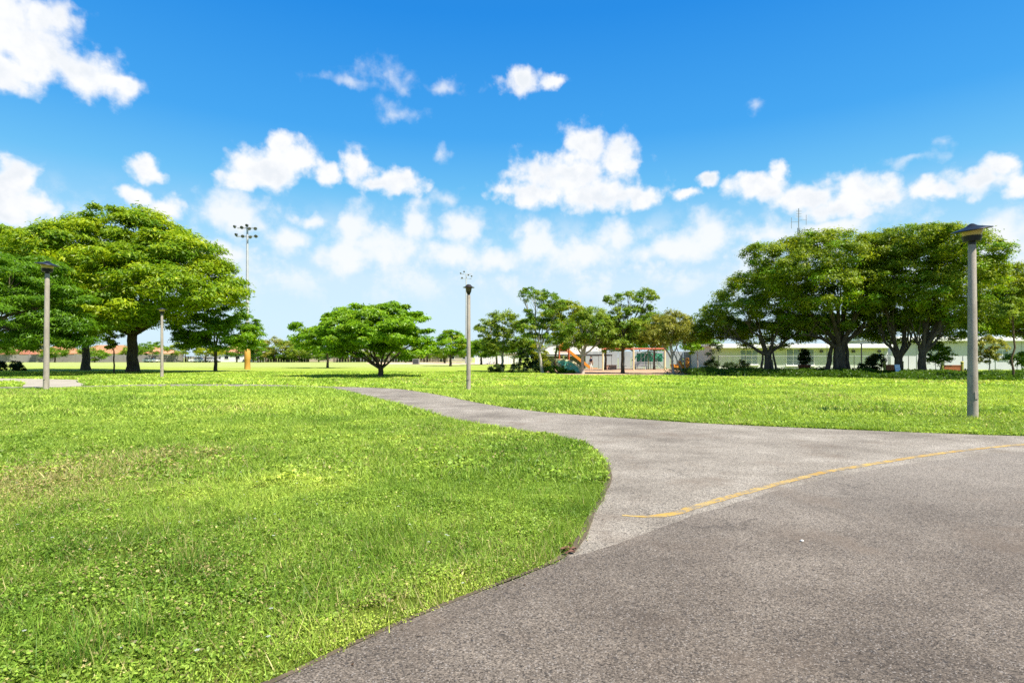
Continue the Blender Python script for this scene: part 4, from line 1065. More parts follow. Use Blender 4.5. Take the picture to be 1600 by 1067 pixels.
# ------------------------------------------------------------------ tall sports-light poles and radio mast
def sports_pole(label, px, Yd, H, padded, heads):
    X = (px - CX) / F * Yd
    root = thing('floodlight_pole', label, 'floodlight', (X, Yd, 0), 0, 'sports floodlight poles')
    MB().lathe([(.26, -.2), (.26, 0), (.2, H * .5), (.12, H)], 14).build('pole', 'galvanized', root, smooth=True)
    if padded:
        MB().lathe([(.36, 0), (.38, .1), (.34, 1.2), (.40, 1.3), (.37, 2.3), (.31, 2.6), (.23, 2.72)], 14).build('base_padding', 'padding_orange', root, smooth=True)
    for dz, w in ((0.0, 2.6), (-1.1, 2.9)):
        MB().box((0, 0, H + dz), (w, .12, .12)).build('crossarm', 'galvanized', root)
    for hx, hz, yaw in heads:
        h = MB()
        M = Matrix.Translation((hx, -.25, H + hz)) @ Matrix.Rotation(R(yaw), 4, 'Z') @ Matrix.Rotation(R(118), 4, 'X')
        h.lathe([(.06, -.20), (.14, -.10), (.21, .08), (.23, .12), (.21, .14)], 12, M)
        h.tube([(hx, 0, H + hz), (hx, -.2, H + hz)], .05, 6)
        h.build('floodlight_head', 'flood_grey', root, smooth=True)
    return root


sports_pole('tall grey floodlight pole with orange padded base beside the dark green tree', 386.5, 75, 18.6, True,
            [(-1.5, .15, -25), (-1.3, -.9, -20), (-.6, .05, 10), (-.5, -1.1, 25), (.1, .3, -10), (.35, -.1, 40), (1.15, -.1, 30), (1.25, -1.1, 15), (.45, -1.2, 60)])
sports_pole('far thin floodlight pole rising behind the middle lamp post', 728.5, 140, 22.0, False,
            [(-1.3, .2, -30), (-.5, .6, 0), (.5, -.2, 30), (1.3, -.5, 20), (-1.0, -.9, 0)])


def mast():
    Yd = 125.0; X = (1248 - CX) / F * Yd; H = CAM_H + (HOR - 326) / F * Yd
    root = thing('radio_mast', 'slim grey lattice radio mast rising behind the banyan crowns', 'radio mast', (X, Yd, 0))
    lt = MB()
    zt = H - 4.2
    for a in range(3):
        th = a * 2.094; lt.tube([(.42 * math.cos(th), .42 * math.sin(th), -.2), (.26 * math.cos(th), .26 * math.sin(th), zt)], .06, 5)
    lt.build('mast_leg', 'mast_grey', root)
    br = MB(); n = 26
    for i in range(n):
        z0, z1 = zt * i / n, zt * (i + 1) / n; r0_ = .42 - .16 * i / n
        for a in range(3):
            t0, t1 = a * 2.094, (a + 1) * 2.094
            br.tube([(r0_ * math.cos(t0), r0_ * math.sin(t0), z0), (r0_ * math.cos(t1), r0_ * math.sin(t1), z1)], .03, 4)
    br.build('brace', 'mast_grey', root)
    MB().tube([(0, 0, zt - .5), (0, 0, H)], .10, 6).build('top_pole', 'mast_grey', root)
    for zz, x0, x1 in ((H - 3.0, -1.6, 0), (H - 2.6, 0, 1.7)):
        MB().tube([(x0, 0, zz), (x1, 0, zz + .15)], .04, 5).build('side_arm', 'mast_grey', root)
    for xx, z0, z1 in ((-1.6, H - 4.4, H - 2.0), (1.65, H - 3.6, H - 1.4)):
        MB().tube([(xx, 0, z0), (xx, 0, z1)], .05, 5).build('antenna', 'mast_grey', root)
    for i in range(3):
        MB().tube([(-.5, 0, H - .6 - i * .55), (.6, 0, H - .6 - i * .55)], .05, 5).build('dipole', 'mast_grey', root)


mast()


# ------------------------------------------------------------------ buildings on the right
def window_part(parent, x, y, z, w, h, cols, rows, glass='window_glass', framem='fascia_white'):
    fr = MB(); t = .06
    for sx in (-1, 1): fr.box((x + sx * (w / 2), y, z), (t, .10, h + t))
    for sz in (-1, 1): fr.box((x, y - .002, z + sz * (h / 2)), (w + t, .10, t))
    for i in range(1, cols): fr.box((x - w / 2 + w * i / cols, y - .004, z), (.045, .08, h))
    for j in range(1, rows): fr.box((x, y - .006, z - h / 2 + h * j / rows), (w, .08, .045))
    f = fr.build('window', framem, parent)
    MB().box((x, y + .03, z), (w - .02, .02, h - .02)).build('pane', glass, f)
    sl = MB().box((x, y - .06, z - h / 2 - .08), (w + .25, .18, .08)).build('sill', framem, f)
    return f


def long_building():
    Yd = 70.0; s = Yd / F
    x0, x1 = (1112 - CX) * s, (1386 - CX) * s
    root = thing('school_building', 'long low pale green building with white eaves behind the banyans', 'building', (x0, Yd, 0))
    w = x1 - x0; zt = CAM_H + (HOR - 541) * s
    MB().box((w / 2, 4, zt / 2), (w, 8, zt)).build('wall', 'wall_pale_green', root)
    MB().box((w / 2, 3.9, zt + .14), (w + .8, 9.4, .28)).build('roof', 'fascia_white', root)
    MB().box((w / 2, -.85, zt - .06), (w + .7, .12, .30)).build('fascia', 'fascia_white', root)
    MB().box((w - .15, -.03, zt / 2), (.45, .06, zt - .1)).build('corner_pier', 'wall_blue_white', root)
    wx = (1250 - CX) * s - x0
    window_part(root, wx, -.03, CAM_H + (HOR - 558) * s, 3.4, 2.0, 4, 3)
    window_part(root, (1170 - CX) * s - x0, -.03, 1.6, 2.2, 1.8, 3, 3)
    for px in (1283, 1333, 1373):
        l = MB().box(((px - CX) * s - x0, -.10, zt - .62), (.32, .2, .28)).build('wall_light', 'dark_steel', root)
    MB().box((wx + .3, -.9, .06), (2.2, 1.2, .12)).build('step', 'masonry_grey', root)


long_building()


def hall():
    Yd = 73.0; s = Yd / F
    x0, x1 = (1392 - CX) * s, (1720 - CX) * s
    root = thing('hall_building', 'taller white hall with flat white eaves behind the near lamp post', 'building', (x0, Yd, 0))
    w = x1 - x0; zt = CAM_H + (HOR - 530) * s
    MB().box((w / 2, 6, zt / 2), (w, 12, zt)).build('wall', 'wall_blue_white', root)
    MB().box((w / 2 + .1, 5.9, zt + .17), (w + .9, 13.2, .34)).build('roof', 'fascia_white', root)
    MB().box((w / 2, -.78, zt - .05), (w + .6, .12, .34)).build('fascia', 'fascia_white', root)
    for i in range(1, 8): MB().box((w * i / 8, -.03, zt / 2), (.12, .08, zt - .12)).build('pilaster', 'wall_blue_white', root)
    window_part(root, w * .53, -.03, 2.0, 1.6, 1.0, 2, 1)


hall()


def pavilion():
    Yd = 82.0; s = Yd / F
    xc = (895 - CX) * s
    root = thing('pavilion', 'white-roofed open pavilion behind the slide and grove', 'pavilion', (xc, Yd, 0))
    hw = 5.2; ez = CAM_H + (HOR - 555) * s; rz = CAM_H + (HOR - 541) * s
    MB().prism([(-hw, ez), (hw, ez), (hw, ez + .28), (hw * .55, rz), (-hw * .55, rz), (-hw, ez + .28)], -3, 3).build('roof', 'fascia_white', root)
    MB().box((0, -3.03, ez + .04), (2 * hw - .1, .05, .16)).build('gutter', 'dark_steel', root)
    for sx in (-1, -.33, .33, 1):
        for sy in (-1, 1):
            MB().tube([(sx * (hw - .5), sy * 2.5, 0), (sx * (hw - .5), sy * 2.5, ez)], .11, 8).build('post', 'white_paint', root)
    MB().box((0, 2.8, .9), (2 * hw - 1.4, .1, 1.8)).build('back_wall', 'wall_blue_white', root)
    # the white gabled block that rises above the pavilion
    Y2 = 96.0; s2 = Y2 / F
    b = thing('gable_house', 'white gabled house rising above the pavilion roof', 'building', ((888 - CX) * s2, Y2, 0))
    a = CAM_H + (HOR - 520) * s2; e = CAM_H + (HOR - 534) * s2
    MB().prism([(-3.6, 0), (3.6, 0), (3.6, e), (0, a), (-3.6, e)], 0, 8).build('wall', 'white_paint', b)
    rf = MB()
    for sx in (-1, 1):
        ang = math.atan2(a - e, 3.6)
        rf.box((sx * 1.95, 3.9, (a + e) / 2 + .06), (4.7, 8.8, .14), rot=Matrix.Rotation(sx * ang, 3, 'Y'))
    rf.build('roof', 'roof_pale', b)
    window_part(b, 0.8, -.03, e - .7, 1.1, 1.0, 2, 2, 'dark_glass')


pavilion()


def panel_fence():
    Yd = 79.0; s = Yd / F
    x0, x1 = (915 - CX) * s, (1108 - CX) * s
    root = thing('panel_fence', 'pale grey metal panel fence behind the playground', 'fence', (x0, Yd, 0))
    n = 19; w = (x1 - x0) / n; h = CAM_H + (HOR - 549) * s
    pm = None
    for i in range(n):
        if pm is None:
            o = MB().box((0, 0, h / 2), (w * .93, .05, h)).build('panel', 'metal_panel', root); pm = o.data
            o.location = (w * (i + .5), 0, 0)
        else:
            o = bpy.data.objects.new('panel', pm); col.objects.link(o); o.parent = root; o.location = (w * (i + .5), 0.012 * (i % 2), rnd.uniform(-.03, .03))
    for i in range(0, n + 1, 2):
        MB().box((w * i, .07, h / 2), (.1, .08, h + .1)).build('post', 'galvanized', root)
    for z in (.4, h * .62): MB().box(((x1 - x0) / 2, .06, z), (x1 - x0, .05, .09)).build('rail', 'galvanized', root)


panel_fence()


def chain_fence():
    Yd = 62.0; x0, x1 = 22.5, 58.0
    root = thing('chain_link_fence', 'thin chain-link fence with black posts before the white walls', 'fence', (x0, Yd, 0))
    L = x1 - x0; n = 12; h = 1.75
    for i in range(n + 1):
        hh = 3.4 if i in (4,) else h
        MB().tube([(L * i / n, 0, -.1), (L * i / n, 0, hh)], .035, 6).build('post', 'dark_steel', root)
    MB().tube([(0, 0, h - .04), (L, 0, h - .04)], .022, 5).build('rail', 'galvanized', root)
    ms = MB(); d = .26
    k = int(L / d)
    for i in range(-int(h / d), k):
        for sg in (1, -1):
            a = i * d; b = a + h
            lo, hi = max(a, 0), min(b, L)
            if hi <= lo: continue
            z0, z1 = (lo - a), (hi - a)
            if sg < 0: z0, z1 = h - z0, h - z1
            ms.tube([(lo, .01 * sg, z0 + .02), (hi, .01 * sg, z1 - .02)], .0035, 3, False)
    o = ms.build('wire_mesh', 'galvanized', root); o['kind'] = 'stuff'


chain_fence()
tall = thing('thin_pole', 'slim black post standing before the pale green wall', 'post', ((1346 - CX) / F * 56, 56, 0))
MB().tube([(0, 0, -.1), (0, 0, 2.9)], .06, 8).build('pole', 'dark_steel', tall)
MB().lathe([(.09, 2.85), (.1, 2.9), (.05, 2.96)], 10).build('cap', 'dark_steel', tall)


# ------------------------------------------------------------------ playground
def slide():
    X, Y, _ = at(888, 560, 62)
    root = thing('slide', 'orange playground slide coming down from a small orange tower', 'slide', (X, Y, 0))
    def q(px, py): a = at(px, py, 62); return (a[0] - X, a[2])
    top, bot = q(888, 551), q(921, 577)
    sl_ = MB(); d = Vector((bot[0] - top[0], 0, bot[1] - top[1])); L = d.length; ang = math.atan2(-d.z, d.x)
    Mr = Matrix.Rotation(ang, 3, 'Y'); c = ((top[0] + bot[0]) / 2, 0, (top[1] + bot[1]) / 2 + .1)
    sl_.box(c, (L, .55, .06), rot=Mr); sl_.box((bot[0] + .4, 0, bot[1] + .12), (.9, .55, .06)); sl_.build('chute', 'orange_plastic', root)
    for sy in (-1, 1):
        MB().box((c[0], sy * .30, c[2] + .11), (L, .06, .28), rot=Mr).build('side_rail', 'orange_plastic', root)
    for sx in (-1.0, .05):
        for sy in (-.38, .38):
            MB().tube([(top[0] + sx, sy, 0), (top[0] + sx, sy, q(888, 541)[1])], .06, 8).build('post', 'orange_red_paint', root)
    MB().box((top[0] - .48, 0, top[1] + .02), (1.0, .74, .07)).build('platform', 'orange_red_paint', root)
    MB().box((top[0] - .48, .40, top[1] + .42), (.9, .05, .6)).build('panel', 'orange_plastic', root)
    MB().prism([(top[0] - 1.15, q(888, 541)[1]), (top[0] + .2, q(888, 541)[1]), (top[0] - .48, q(888, 534)[1])], -.5, .5).build('roof', 'orange_plastic', root)


slide()


def half_dome():
    X, Y, _ = at(890, 570, 58)
    root = thing('climbing_mound', 'teal and cream climbing mound left of the orange slide', 'climbing mound', (X, Y, 0))
    def q(px, py): a = at(px, py, 58); return (a[0] - X, a[2])
    pr = [q(867, 561), q(880, 560.5), q(896, 564), q(907, 572), (q(910, 0)[0], .02), (q(879, 0)[0], .02), q(871, 571)]
    MB().prism(pr, -.1, 1.3).build('body', 'cream_paint', root, bevel=.05)
    pr2 = [q(870.5, 564), q(881, 563.5), q(894, 566.5), q(903, 574), (q(905, 0)[0], .08), (q(883, 0)[0], .3)]
    MB().prism(pr2, -.16, -.102).build('climbing_face', 'teal_plastic', root)
    h = MB()
    for i in range(5): h.box((q(876 + i * 5.2, 0)[0], -.19, q(0, 569 + (i % 2) * 3)[1]), (.12, .08, .1))
    h.build('hold', 'cream_paint', root)


half_dome()


def swings():
    Yd = 67.0
    X, _, _ = at(942, 570, Yd); s = Yd / F
    root = thing('swing_set', 'swing set with cream posts and a long orange-red top beam', 'swing set', (X, Yd, 0))
    xs = [0, (990 - 942) * s, (1039 - 942) * s]; zt = CAM_H + (HOR - 545) * s
    for xx in xs:
        MB().tube([(xx, 0, -.1), (xx, 0, zt + .25)], .10, 8).build('post', 'cream_paint', root)
    MB().tube([(-.15, 0, zt), (xs[-1] + .15, 0, zt)], .10, 8).build('top_beam', 'orange_red_paint', root)
    for b0 in (xs[0], xs[1]):
        for fx in (.3, .7):
            cx_ = b0 + (xs[1] - xs[0]) * fx
            st = MB().box((cx_, 0, .55), (.5, .2, .05)).build('swing_seat', 'dark_steel', root)
            ch = MB()
            for sx in (-.22, .22): ch.tube([(cx_ + sx, 0, .55), (cx_ + sx, 0, zt)], .012, 4)
            ch.build('chain', 'galvanized', st)


swings()


def climber():
    Yd = 73.0; X, _, _ = at(1013, 570, Yd); s = Yd / F
    root = thing('rope_climber', 'green arched rope climbing frame behind the swings', 'climbing frame', (X, Yd, 0))
    for i in range(9):
        a = -1.25 + i * .31
        MB().tube([(2.3 * math.sin(a) * t ** .8, (i % 2) * .5 - .25, .2 + 2.1 * (1 - .55 * t * t)) for t in (0, .25, .5, .75, 1)] if True else [], .05, 6).build('arch', 'green_plastic', root)
    MB().tube([(0, 0, 0), (0, 0, 2.45)], .08, 8).build('mast', 'cream_paint', root)
    for i in range(6):
        a = i * 1.047 + .2
        MB().tube([(0, 0, 2.3), (2.2 * math.cos(a), 1.6 * math.sin(a), .05)], .03, 5).build('rope', 'galvanized', root)
    for r_ in (.8, 1.5):
        MB().tube([(r_ * math.cos(t * .5236), r_ * .7 * math.sin(t * .5236), 2.3 - r_) for t in range(13)], .025, 5).build('ring', 'green_plastic', root)
    MB().box((.6, 1.8, 1.55), (3.4, .06, 1.1)).build('shade_panel', 'green_plastic', root)


climber()


def rider(label, px, Yd, h):
    X, _, _ = at(px, 570, Yd)
    root = thing('spring_rider', label, 'spring rider', (X, Yd, 0), R(20), 'orange spring riders on the mulch')
    MB().tube([(.14 * math.cos(t * 1.0), .14 * math.sin(t * 1.0), .02 + t * .022) for t in range(24)], .025, 5).build('spring', 'dark_steel', root)
    MB().prism([(-.5, .5), (.45, .5), (.62, .75), (.55, h), (.36, h + .05), (.3, .85), (-.2, .80), (-.42, h * .85), (-.6, h * .8)], -.16, .16).build('body', 'orange_plastic', root, bevel=.04)
    MB().box((0.02, 0, .84), (.4, .42, .06)).build('seat', 'rust_panel', root)
    MB().tube([(.36, -.3, h * .92), (.36, .3, h * .92)], .025, 6).build('handle', 'dark_steel', root)


rider('smaller orange spring rider on the play mulch', 1056, 58, 1.1)
rider('taller orange spring rider beside the pale leaning limbs', 1068, 57, 1.5)


def planter(label, px, Yd, w, h, m, plants=None):
    X, _, _ = at(px, 570, Yd)
    root = thing('planter_box', label, 'planter', (X, Yd, 0))
    b = MB(); t = .06
    for sy in (-1, 1): b.box((0, sy * .4, h / 2), (w, t, h))
    for sx in (-1, 1): b.box((sx * (w / 2 - t / 2), 0, h / 2), (t, .8 - t, h))
    b.build('side_panel', m, root)
    MB().box((0, 0, h - .08), (w - 2 * t, .8 - t, .04)).build('soil', 'mulch', root)
    rm = MB()
    for sy in (-1, 1): rm.box((0, sy * .42, h + .02), (w + .08, .12, .04))
    rm.build('rim', m, root)


planter('low salmon planter box behind the left swing', 954, 74, 1.4, .55, 'salmon_paint')
planter('dark red planter ledge at the shady end of the mulch', 1094, 52, 2.6, .42, 'terracotta_pot')


def bench(label, px, Yd, m):
    X, _, _ = at(px, 570, Yd)
    root = thing('bench', label, 'bench', (X, Yd, 0))
    for i in range(3): MB().box((0, -.16 + i * .16, .45), (1.7, .13, .04)).build('slat', m, root)
    for i in range(3): MB().box((0, .30 + i * .02, .60 + i * .15), (1.7, .04, .12)).build('slat', m, root)
    for sx in (-.75, .75):
        MB().box((sx, 0, .21), (.07, .5, .42)).build('leg', 'dark_steel', root)
        MB().box((sx, .34, .68), (.07, .04, .52)).build('back_support', 'dark_steel', root)


bench('grey-violet bench behind the swing posts', 1001, 76, 'grey_violet')


def play_panel(label, px, Yd, w):
    X, _, _ = at(px, 570, Yd)
    root = thing('play_panel', label, 'play panel', (X, Yd, 0), 0, 'rust-orange play panels in the ivy')
    for sx in (-1, 1):
        MB().tube([(sx * w / 2, 0, -.1), (sx * w / 2, 0, 1.15)], .10, 8).build('post', 'lime_post', root)
        MB().lathe([(.12, 1.14), (.12, 1.2), (.05, 1.27)], 10, Matrix.Translation((sx * w / 2, 0, 0))).build('post_cap', 'lime_post', root)
    MB().box((0, .02, .50), (w - .2, .06, .82)).build('panel', 'rust_panel', root)
    MB().box((0, -.02, .93), (w - .22, .05, .07)).build('rail', 'rust_panel', root)


play_panel('rust-orange panel between lime posts beside the Y-forked trunk', 1396, 48.5, 1.5)
play_panel('rust-orange panel between yellow-lime posts left of the near lamp post', 1488, 46, 1.6)

pot = thing('flower_pot', 'dark red pot holding the upright dark plant by the wall', 'pot', (at(1256, 570, 53)[0], 52.9, 0))
MB().lathe([(.34, 0), (.40, .1), (.52, .75), (.56, .8), (.56, .9), (.48, .9), (.46, .8)], 18).build('body', 'terracotta_pot', pot, smooth=True)

bag = thing('folding_chair', 'pale blue folding chair in the ivy beside the Y-forked trunk', 'chair', (at(1407, 570, 45)[0], 45, 0), R(15))
MB().box((0, 0, .45), (.5, .48, .04)).build('seat', 'blue_white_fabric', bag)
MB().box((0, .25, .74), (.5, .04, .55), rot=Matrix.Rotation(R(-10), 3, 'X')).build('backrest', 'blue_white_fabric', bag)
for sx in (-.23, .23):
    for sy in (-.21, .21): MB().tube([(sx, sy, 0), (sx, -sy * .2 + sy, .44)], .018, 6).build('leg', 'galvanized', bag)


# person walking by the fence: one continuous skinned body, clothes and hair as children
def skin_mesh(name, verts, edges, radii, root_i, m, parent, sub=1):
    me = bpy.data.meshes.new(name); me.from_pydata(verts, edges, []); me.update()
    o = link(name, me, m, parent)
    sk = o.modifiers.new('skin', 'SKIN'); sk.use_smooth_shade = True
    for i, d in enumerate(me.skin_vertices[0].data):
        d.radius = (radii[i], radii[i]) if isinstance(radii[i], (int, float)) else radii[i]
        d.use_root = (i == root_i)
    ss = o.modifiers.new('sub', 'SUBSURF'); ss.levels = sub; ss.render_levels = sub
    return o


def person():
    X, _, _ = at(923.5, 570, 66)
    root = thing('person', 'person in a dark navy top and pale trousers walking by the fence', 'person', (X, 66, 0), R(-70))
    V = []; E = []; Rr = []
    def add(p, r, par=None):
        V.append(p); Rr.append(r); i = len(V) - 1
        if par is not None: E.append((par, i))
        return i
    pel = add((0, 0, .92), (.15, .11)); ch = add((0, -.02, 1.25), (.16, .11), pel); nk0 = add((0, -.01, 1.42), .08, ch); nk = add((0, -.02, 1.48), .052, nk0)
    hd0 = add((0, -.03, 1.56), (.075, .085), nk); hd = add((0, -.03, 1.64), (.085, .10), hd0); hd1 = add((0, -.02, 1.71), (.05, .06), hd)
    add((0, -.135, 1.60), .014, hd0)
    for s in (-1, 1):
        hip = add((s * .09, 0, .86), .095, pel); kn = add((s * .10, -.14 * s, .48), .062, hip); an = add((s * .10, .06 - .2 * s, .09), .042, kn); add((s * .11, -.10 - .2 * s, .04), .035, an)
        sh = add((s * .17, -.01, 1.38), .06, nk0); el = add((s * .24, .10 * s, 1.10), .045, sh); wr = add((s * .24, -.02 + .14 * s, .87), .03, el); pm = add((s * .24, -.04 + .15 * s, .80), .034, wr)
        for f in range(4):
            a = add((s * .24 - .006 + .004 * f, -.075 + .02 * f + .15 * s, .75 - .004 * f), .009, pm); add((s * .235, -.075 + .02 * f + .15 * s, .715 + .004 * abs(f - 1.5)), .008, a)
        th = add((s * .225, -.085 + .15 * s, .79), .010, pm); add((s * .22, -.10 + .15 * s, .765), .009, th)
    skin_mesh('body', V, E, Rr, 0, 'skin', root, 1)
    SV = [(0, -.01, 1.0), (0, -.02, 1.25), (0, -.01, 1.40)]; SE = [(0, 1), (1, 2)]; SR = [(.175, .135), (.185, .14), (.11, .09)]
    for s in (-1, 1):
        b = len(SV); SV += [(s * .17, -.01, 1.385), (s * .215, .05 * s, 1.20)]; SE += [(2, b), (b, b + 1)]; SR += [.078, .066]
    skin_mesh('shirt', SV, SE, SR, 0, 'cloth_navy', root, 1)
    TV = [(0, 0, .94)]; TE = []; TR = [(.165, .125)]
    for s in (-1, 1):
        b = len(TV); TV += [(s * .09, 0, .86), (s * .10, -.14 * s, .48), (s * .10, .06 - .2 * s, .12)]; TE += [(0, b), (b, b + 1), (b + 1, b + 2)]; TR += [.11, .082, .072]
    skin_mesh('trousers', TV, TE, TR, 0, 'cloth_white', root, 1)
    h = MB(); M = Matrix.Translation((0, -.01, 1.655)) @ Matrix.Diagonal((.105, .125, .115, 1))
    h.lathe([(.05, -.55), (.82, -.4), (.98, 0), (.86, .5), (.5, .88), (.05, 1.0)], 14, Matrix.Translation((0, .025, .01)) @ M); h.build('hair', 'hair_black', root, smooth=True)


person()


# ------------------------------------------------------------------ far side of the field: wall, houses, fences, cars
def far_wall():
    Yd = 179.0; x0, x1 = (-120 - CX) / F * Yd, (286 - CX) / F * Yd
    root = thing('boundary_wall', 'long grey masonry wall along the far left edge of the field', 'wall', (x0, Yd, 0))
    n = 22; w = (x1 - x0) / n; me = None
    for i in range(n):
        if me is None: o = MB().box((0, 0, 1.15), (w - .12, .2, 2.3)).build('panel', 'masonry_grey', root); me = o.data
        else: o = bpy.data.objects.new('panel', me); col.objects.link(o); o.parent = root
        o.location = (w * (i + .5), 0, rnd.uniform(-.05, .05))
    me = None
    for i in range(n + 1):
        if me is None: o = MB().box((0, -.03, 1.25), (.3, .32, 2.5)).build('pier', 'masonry_grey', root); me = o.data
        else: o = bpy.data.objects.new('pier', me); col.objects.link(o); o.parent = root
        o.location = (w * i, 0, 0)


far_wall()


def wood_fence(label, px0, px1, Yd, h, m, bw=.28):
    x0, x1 = (px0 - CX) / F * Yd, (px1 - CX) / F * Yd
    root = thing('board_fence', label, 'fence', (x0, Yd, 0), 0, 'fences along the far field edge')
    L = x1 - x0; n = min(300, max(4, int(L / bw))); w = L / n; me = None
    for i in range(n):
        if me is None: o = MB().box((0, 0, h / 2), (w * .86, .03, h)).build('board', m, root); me = o.data
        else: o = bpy.data.objects.new('board', me); col.objects.link(o); o.parent = root
        o.location = (w * (i + .5), 0, rnd.uniform(-.06, .04))
    for z in (.4, h - .4): MB().box((L / 2, .05, z), (L, .05, .1)).build('rail', m, root)


wood_fence('brown board fence at the field edge left of the umbrella tree', 405, 482, 180, 2.0, 'wood_weathered', .8)
wood_fence('long brown board fence behind the umbrella tree and clay', 520, 700, 184, 2.0, 'wood_weathered', .9)
wood_fence('short grey board fence between the far tree and white car', 288, 345, 180, 1.9, 'masonry_grey', .8)
wood_fence('pale picket fence behind the two whitish trunks', 742, 812, 130, 1.9, 'white_paint', .5)


def house(label, px0, px1, Yd, wallm, roofm, eave, ridge, nwin):
    x0, x1 = (px0 - CX) / F * Yd, (px1 - CX) / F * Yd
    root = thing('house', label, 'house', ((x0 + x1) / 2, Yd, 0), 0, 'houses beyond the field')
    w = x1 - x0; d = 9.0
    MB().box((0, d / 2, eave / 2), (w, d, eave)).build('wall', wallm, root)
    o = .6; hw = w / 2 + o; ins = min(hw * .85, d / 2 + o)
    V = [(-hw, -o, eave), (hw, -o, eave), (hw, d + o, eave), (-hw, d + o, eave), (-hw + ins, d / 2, ridge), (hw - ins, d / 2, ridge), (-hw, -o, eave - .15), (hw, -o, eave - .15), (hw, d + o, eave - .15), (-hw, d + o, eave - .15)]
    MB().add(V, [(0, 1, 5, 4), (1, 2, 5), (2, 3, 4, 5), (3, 0, 4), (6, 7, 1, 0), (7, 8, 2, 1), (8, 9, 3, 2), (9, 6, 0, 3), (9, 8, 7, 6)]).build('roof', roofm, root)
    for i in range(nwin):
        xx = -w / 2 + w * (i + .5) / nwin
        f = MB()
        for sx in (-1, 1): f.box((xx + sx * .75, -.04, 1.5), (.1, .1, 1.3))
        for sz in (-1, 1): f.box((xx, -.045, 1.5 + sz * .6), (1.6, .1, .1))
        fo = f.build('window', 'fascia_white', root); MB().box((xx, -.01, 1.5), (1.4, .03, 1.1)).build('pane', 'dark_glass', fo)


house('terracotta-roofed house at the far left edge of the field', -60, 42, 194, 'wall_cream', 'roof_red', 2.7, 5.2, 4)
house('house with a faded orange roof behind the left lamp post', 48, 112, 198, 'wall_cream', 'roof_orange', 2.8, 5.6, 3)
house('house with bright terracotta roof between the two left trunks', 116, 200, 194, 'white_paint', 'roof_orange', 2.9, 5.8, 4)
house('white-walled house with an orange roof right of the thick trunk', 206, 262, 198, 'white_paint', 'roof_terracotta', 2.9, 5.2, 2)
house('white house with brown roof behind the medium dark green tree', 328, 380, 192, 'white_paint', 'roof_terracotta', 3.1, 5.4, 3)
house('white house glimpsed behind the orange padded pole', 384, 402, 190, 'white_paint', 'roof_pale', 3.2, 4.6, 1)
house('low house with a pale roof left of the umbrella tree', 470, 522, 195, 'wall_cream', 'roof_pale', 2.6, 4.6, 3)
house('pale house seen between the stems of the umbrella tree', 548, 625, 202, 'wall_blue_white', 'roof_pale', 2.8, 4.8, 4)
house('cream house behind the small bright round tree', 660, 735, 196, 'wall_cream', 'roof_pale', 2.8, 4.6, 4)
house('cream house glimpsed left of the pale grove trunks', 755, 815, 150, 'wall_cream', 'roof_pale', 2.6, 4.0, 3)


def car(label, px, Yd, rz):
    X = (px - CX) / F * Yd
    root = thing('parked_car', label, 'car', (X, Yd, 0), rz, 'white cars parked beyond the field')
    MB().prism([(-2.2, .35), (2.2, .35), (2.25, .7), (2.1, .88), (1.0, .98), (-1.9, 1.0), (-2.2, .85)], -.88, .88).build('body', 'car_white', root, bevel=.06)
    MB().prism([(-1.75, .99), (.95, .97), (.3, 1.42), (-1.3, 1.45)], -.74, .74).build('cabin', 'dark_glass', root, bevel=.03)
    MB().prism([(-1.32, 1.455), (.32, 1.425), (.25, 1.49), (-1.2, 1.51)], -.72, .72).build('roof', 'car_white', root, bevel=.02)
    for sx in (-1.35, 1.35):
        for sy in (-.82, .82):
            M = Matrix.Translation((sx, sy, .33)) @ Matrix.Rotation(R(90), 4, 'X')
            wl_ = MB().lathe([(.2, -.1), (.33, -.09), (.33, .09), (.2, .1)], 16, M).build('wheel', 'rubber', root)
            MB().lathe([(.19, -.11), (.19, .11)], 12, M).build('rim', 'galvanized', wl_)
    for sy in (-.6, .6): MB().box((2.2, sy, .68), (.08, .34, .14)).build('headlight', 'fascia_white', root)


car('white car parked behind the small far lamp post', 236, 174, R(5))
car('white car parked near the yellowish far tree', 308, 175, R(180))
car('white car parked just left of the dark green tree trunk', 332, 177, 0)


def picnic():
    X, Y, _ = at(12, 577, 66)
    root = thing('picnic_table', 'dark picnic table in deep shade at the left edge', 'picnic table', (X, Y, 0), R(8))
    for i in range(5): MB().box((0, -.32 + i * .16, .75), (1.8, .14, .04)).build('plank', 'wood_weathered', root)
    for sy in (-.75, .75):
        MB().box((0, sy, .45), (1.8, .26, .04)).build('seat', 'wood_weathered', root)
    for sx in (-.65, .65):
        for sy in (-1, 1):
            MB().tube([(sx, sy * .75, 0), (sx, sy * .22, .73)], .045, 6).build('leg', 'dark_steel', root)
        MB().box((sx, 0, .41), (.06, 1.6, .06)).build('brace', 'dark_steel', root)


picnic()
tree_px('shrub', 'dark rounded shrub beside the picnic table in the left shade', 27, 64, [(26, 572, 9, 7, 0, .6), (32, 576, 7, 5, 0, .5)], 'bush', 2000, .2, .05, 577, nclump=26, flat=.8, clump_r=(.2, .36), twigs=2, group='shrubs round the grove and the wall', cat='shrub', under=.8)
tree_px('shrub', 'dark shrub cut off by the left picture edge', -2, 65, [(0, 573, 8, 8, 0, .6)], 'bush', 1600, .2, .05, 577, nclump=22, flat=.8, clump_r=(.2, .36), twigs=2, group='shrubs round the grove and the wall', cat='shrub', under=.8)

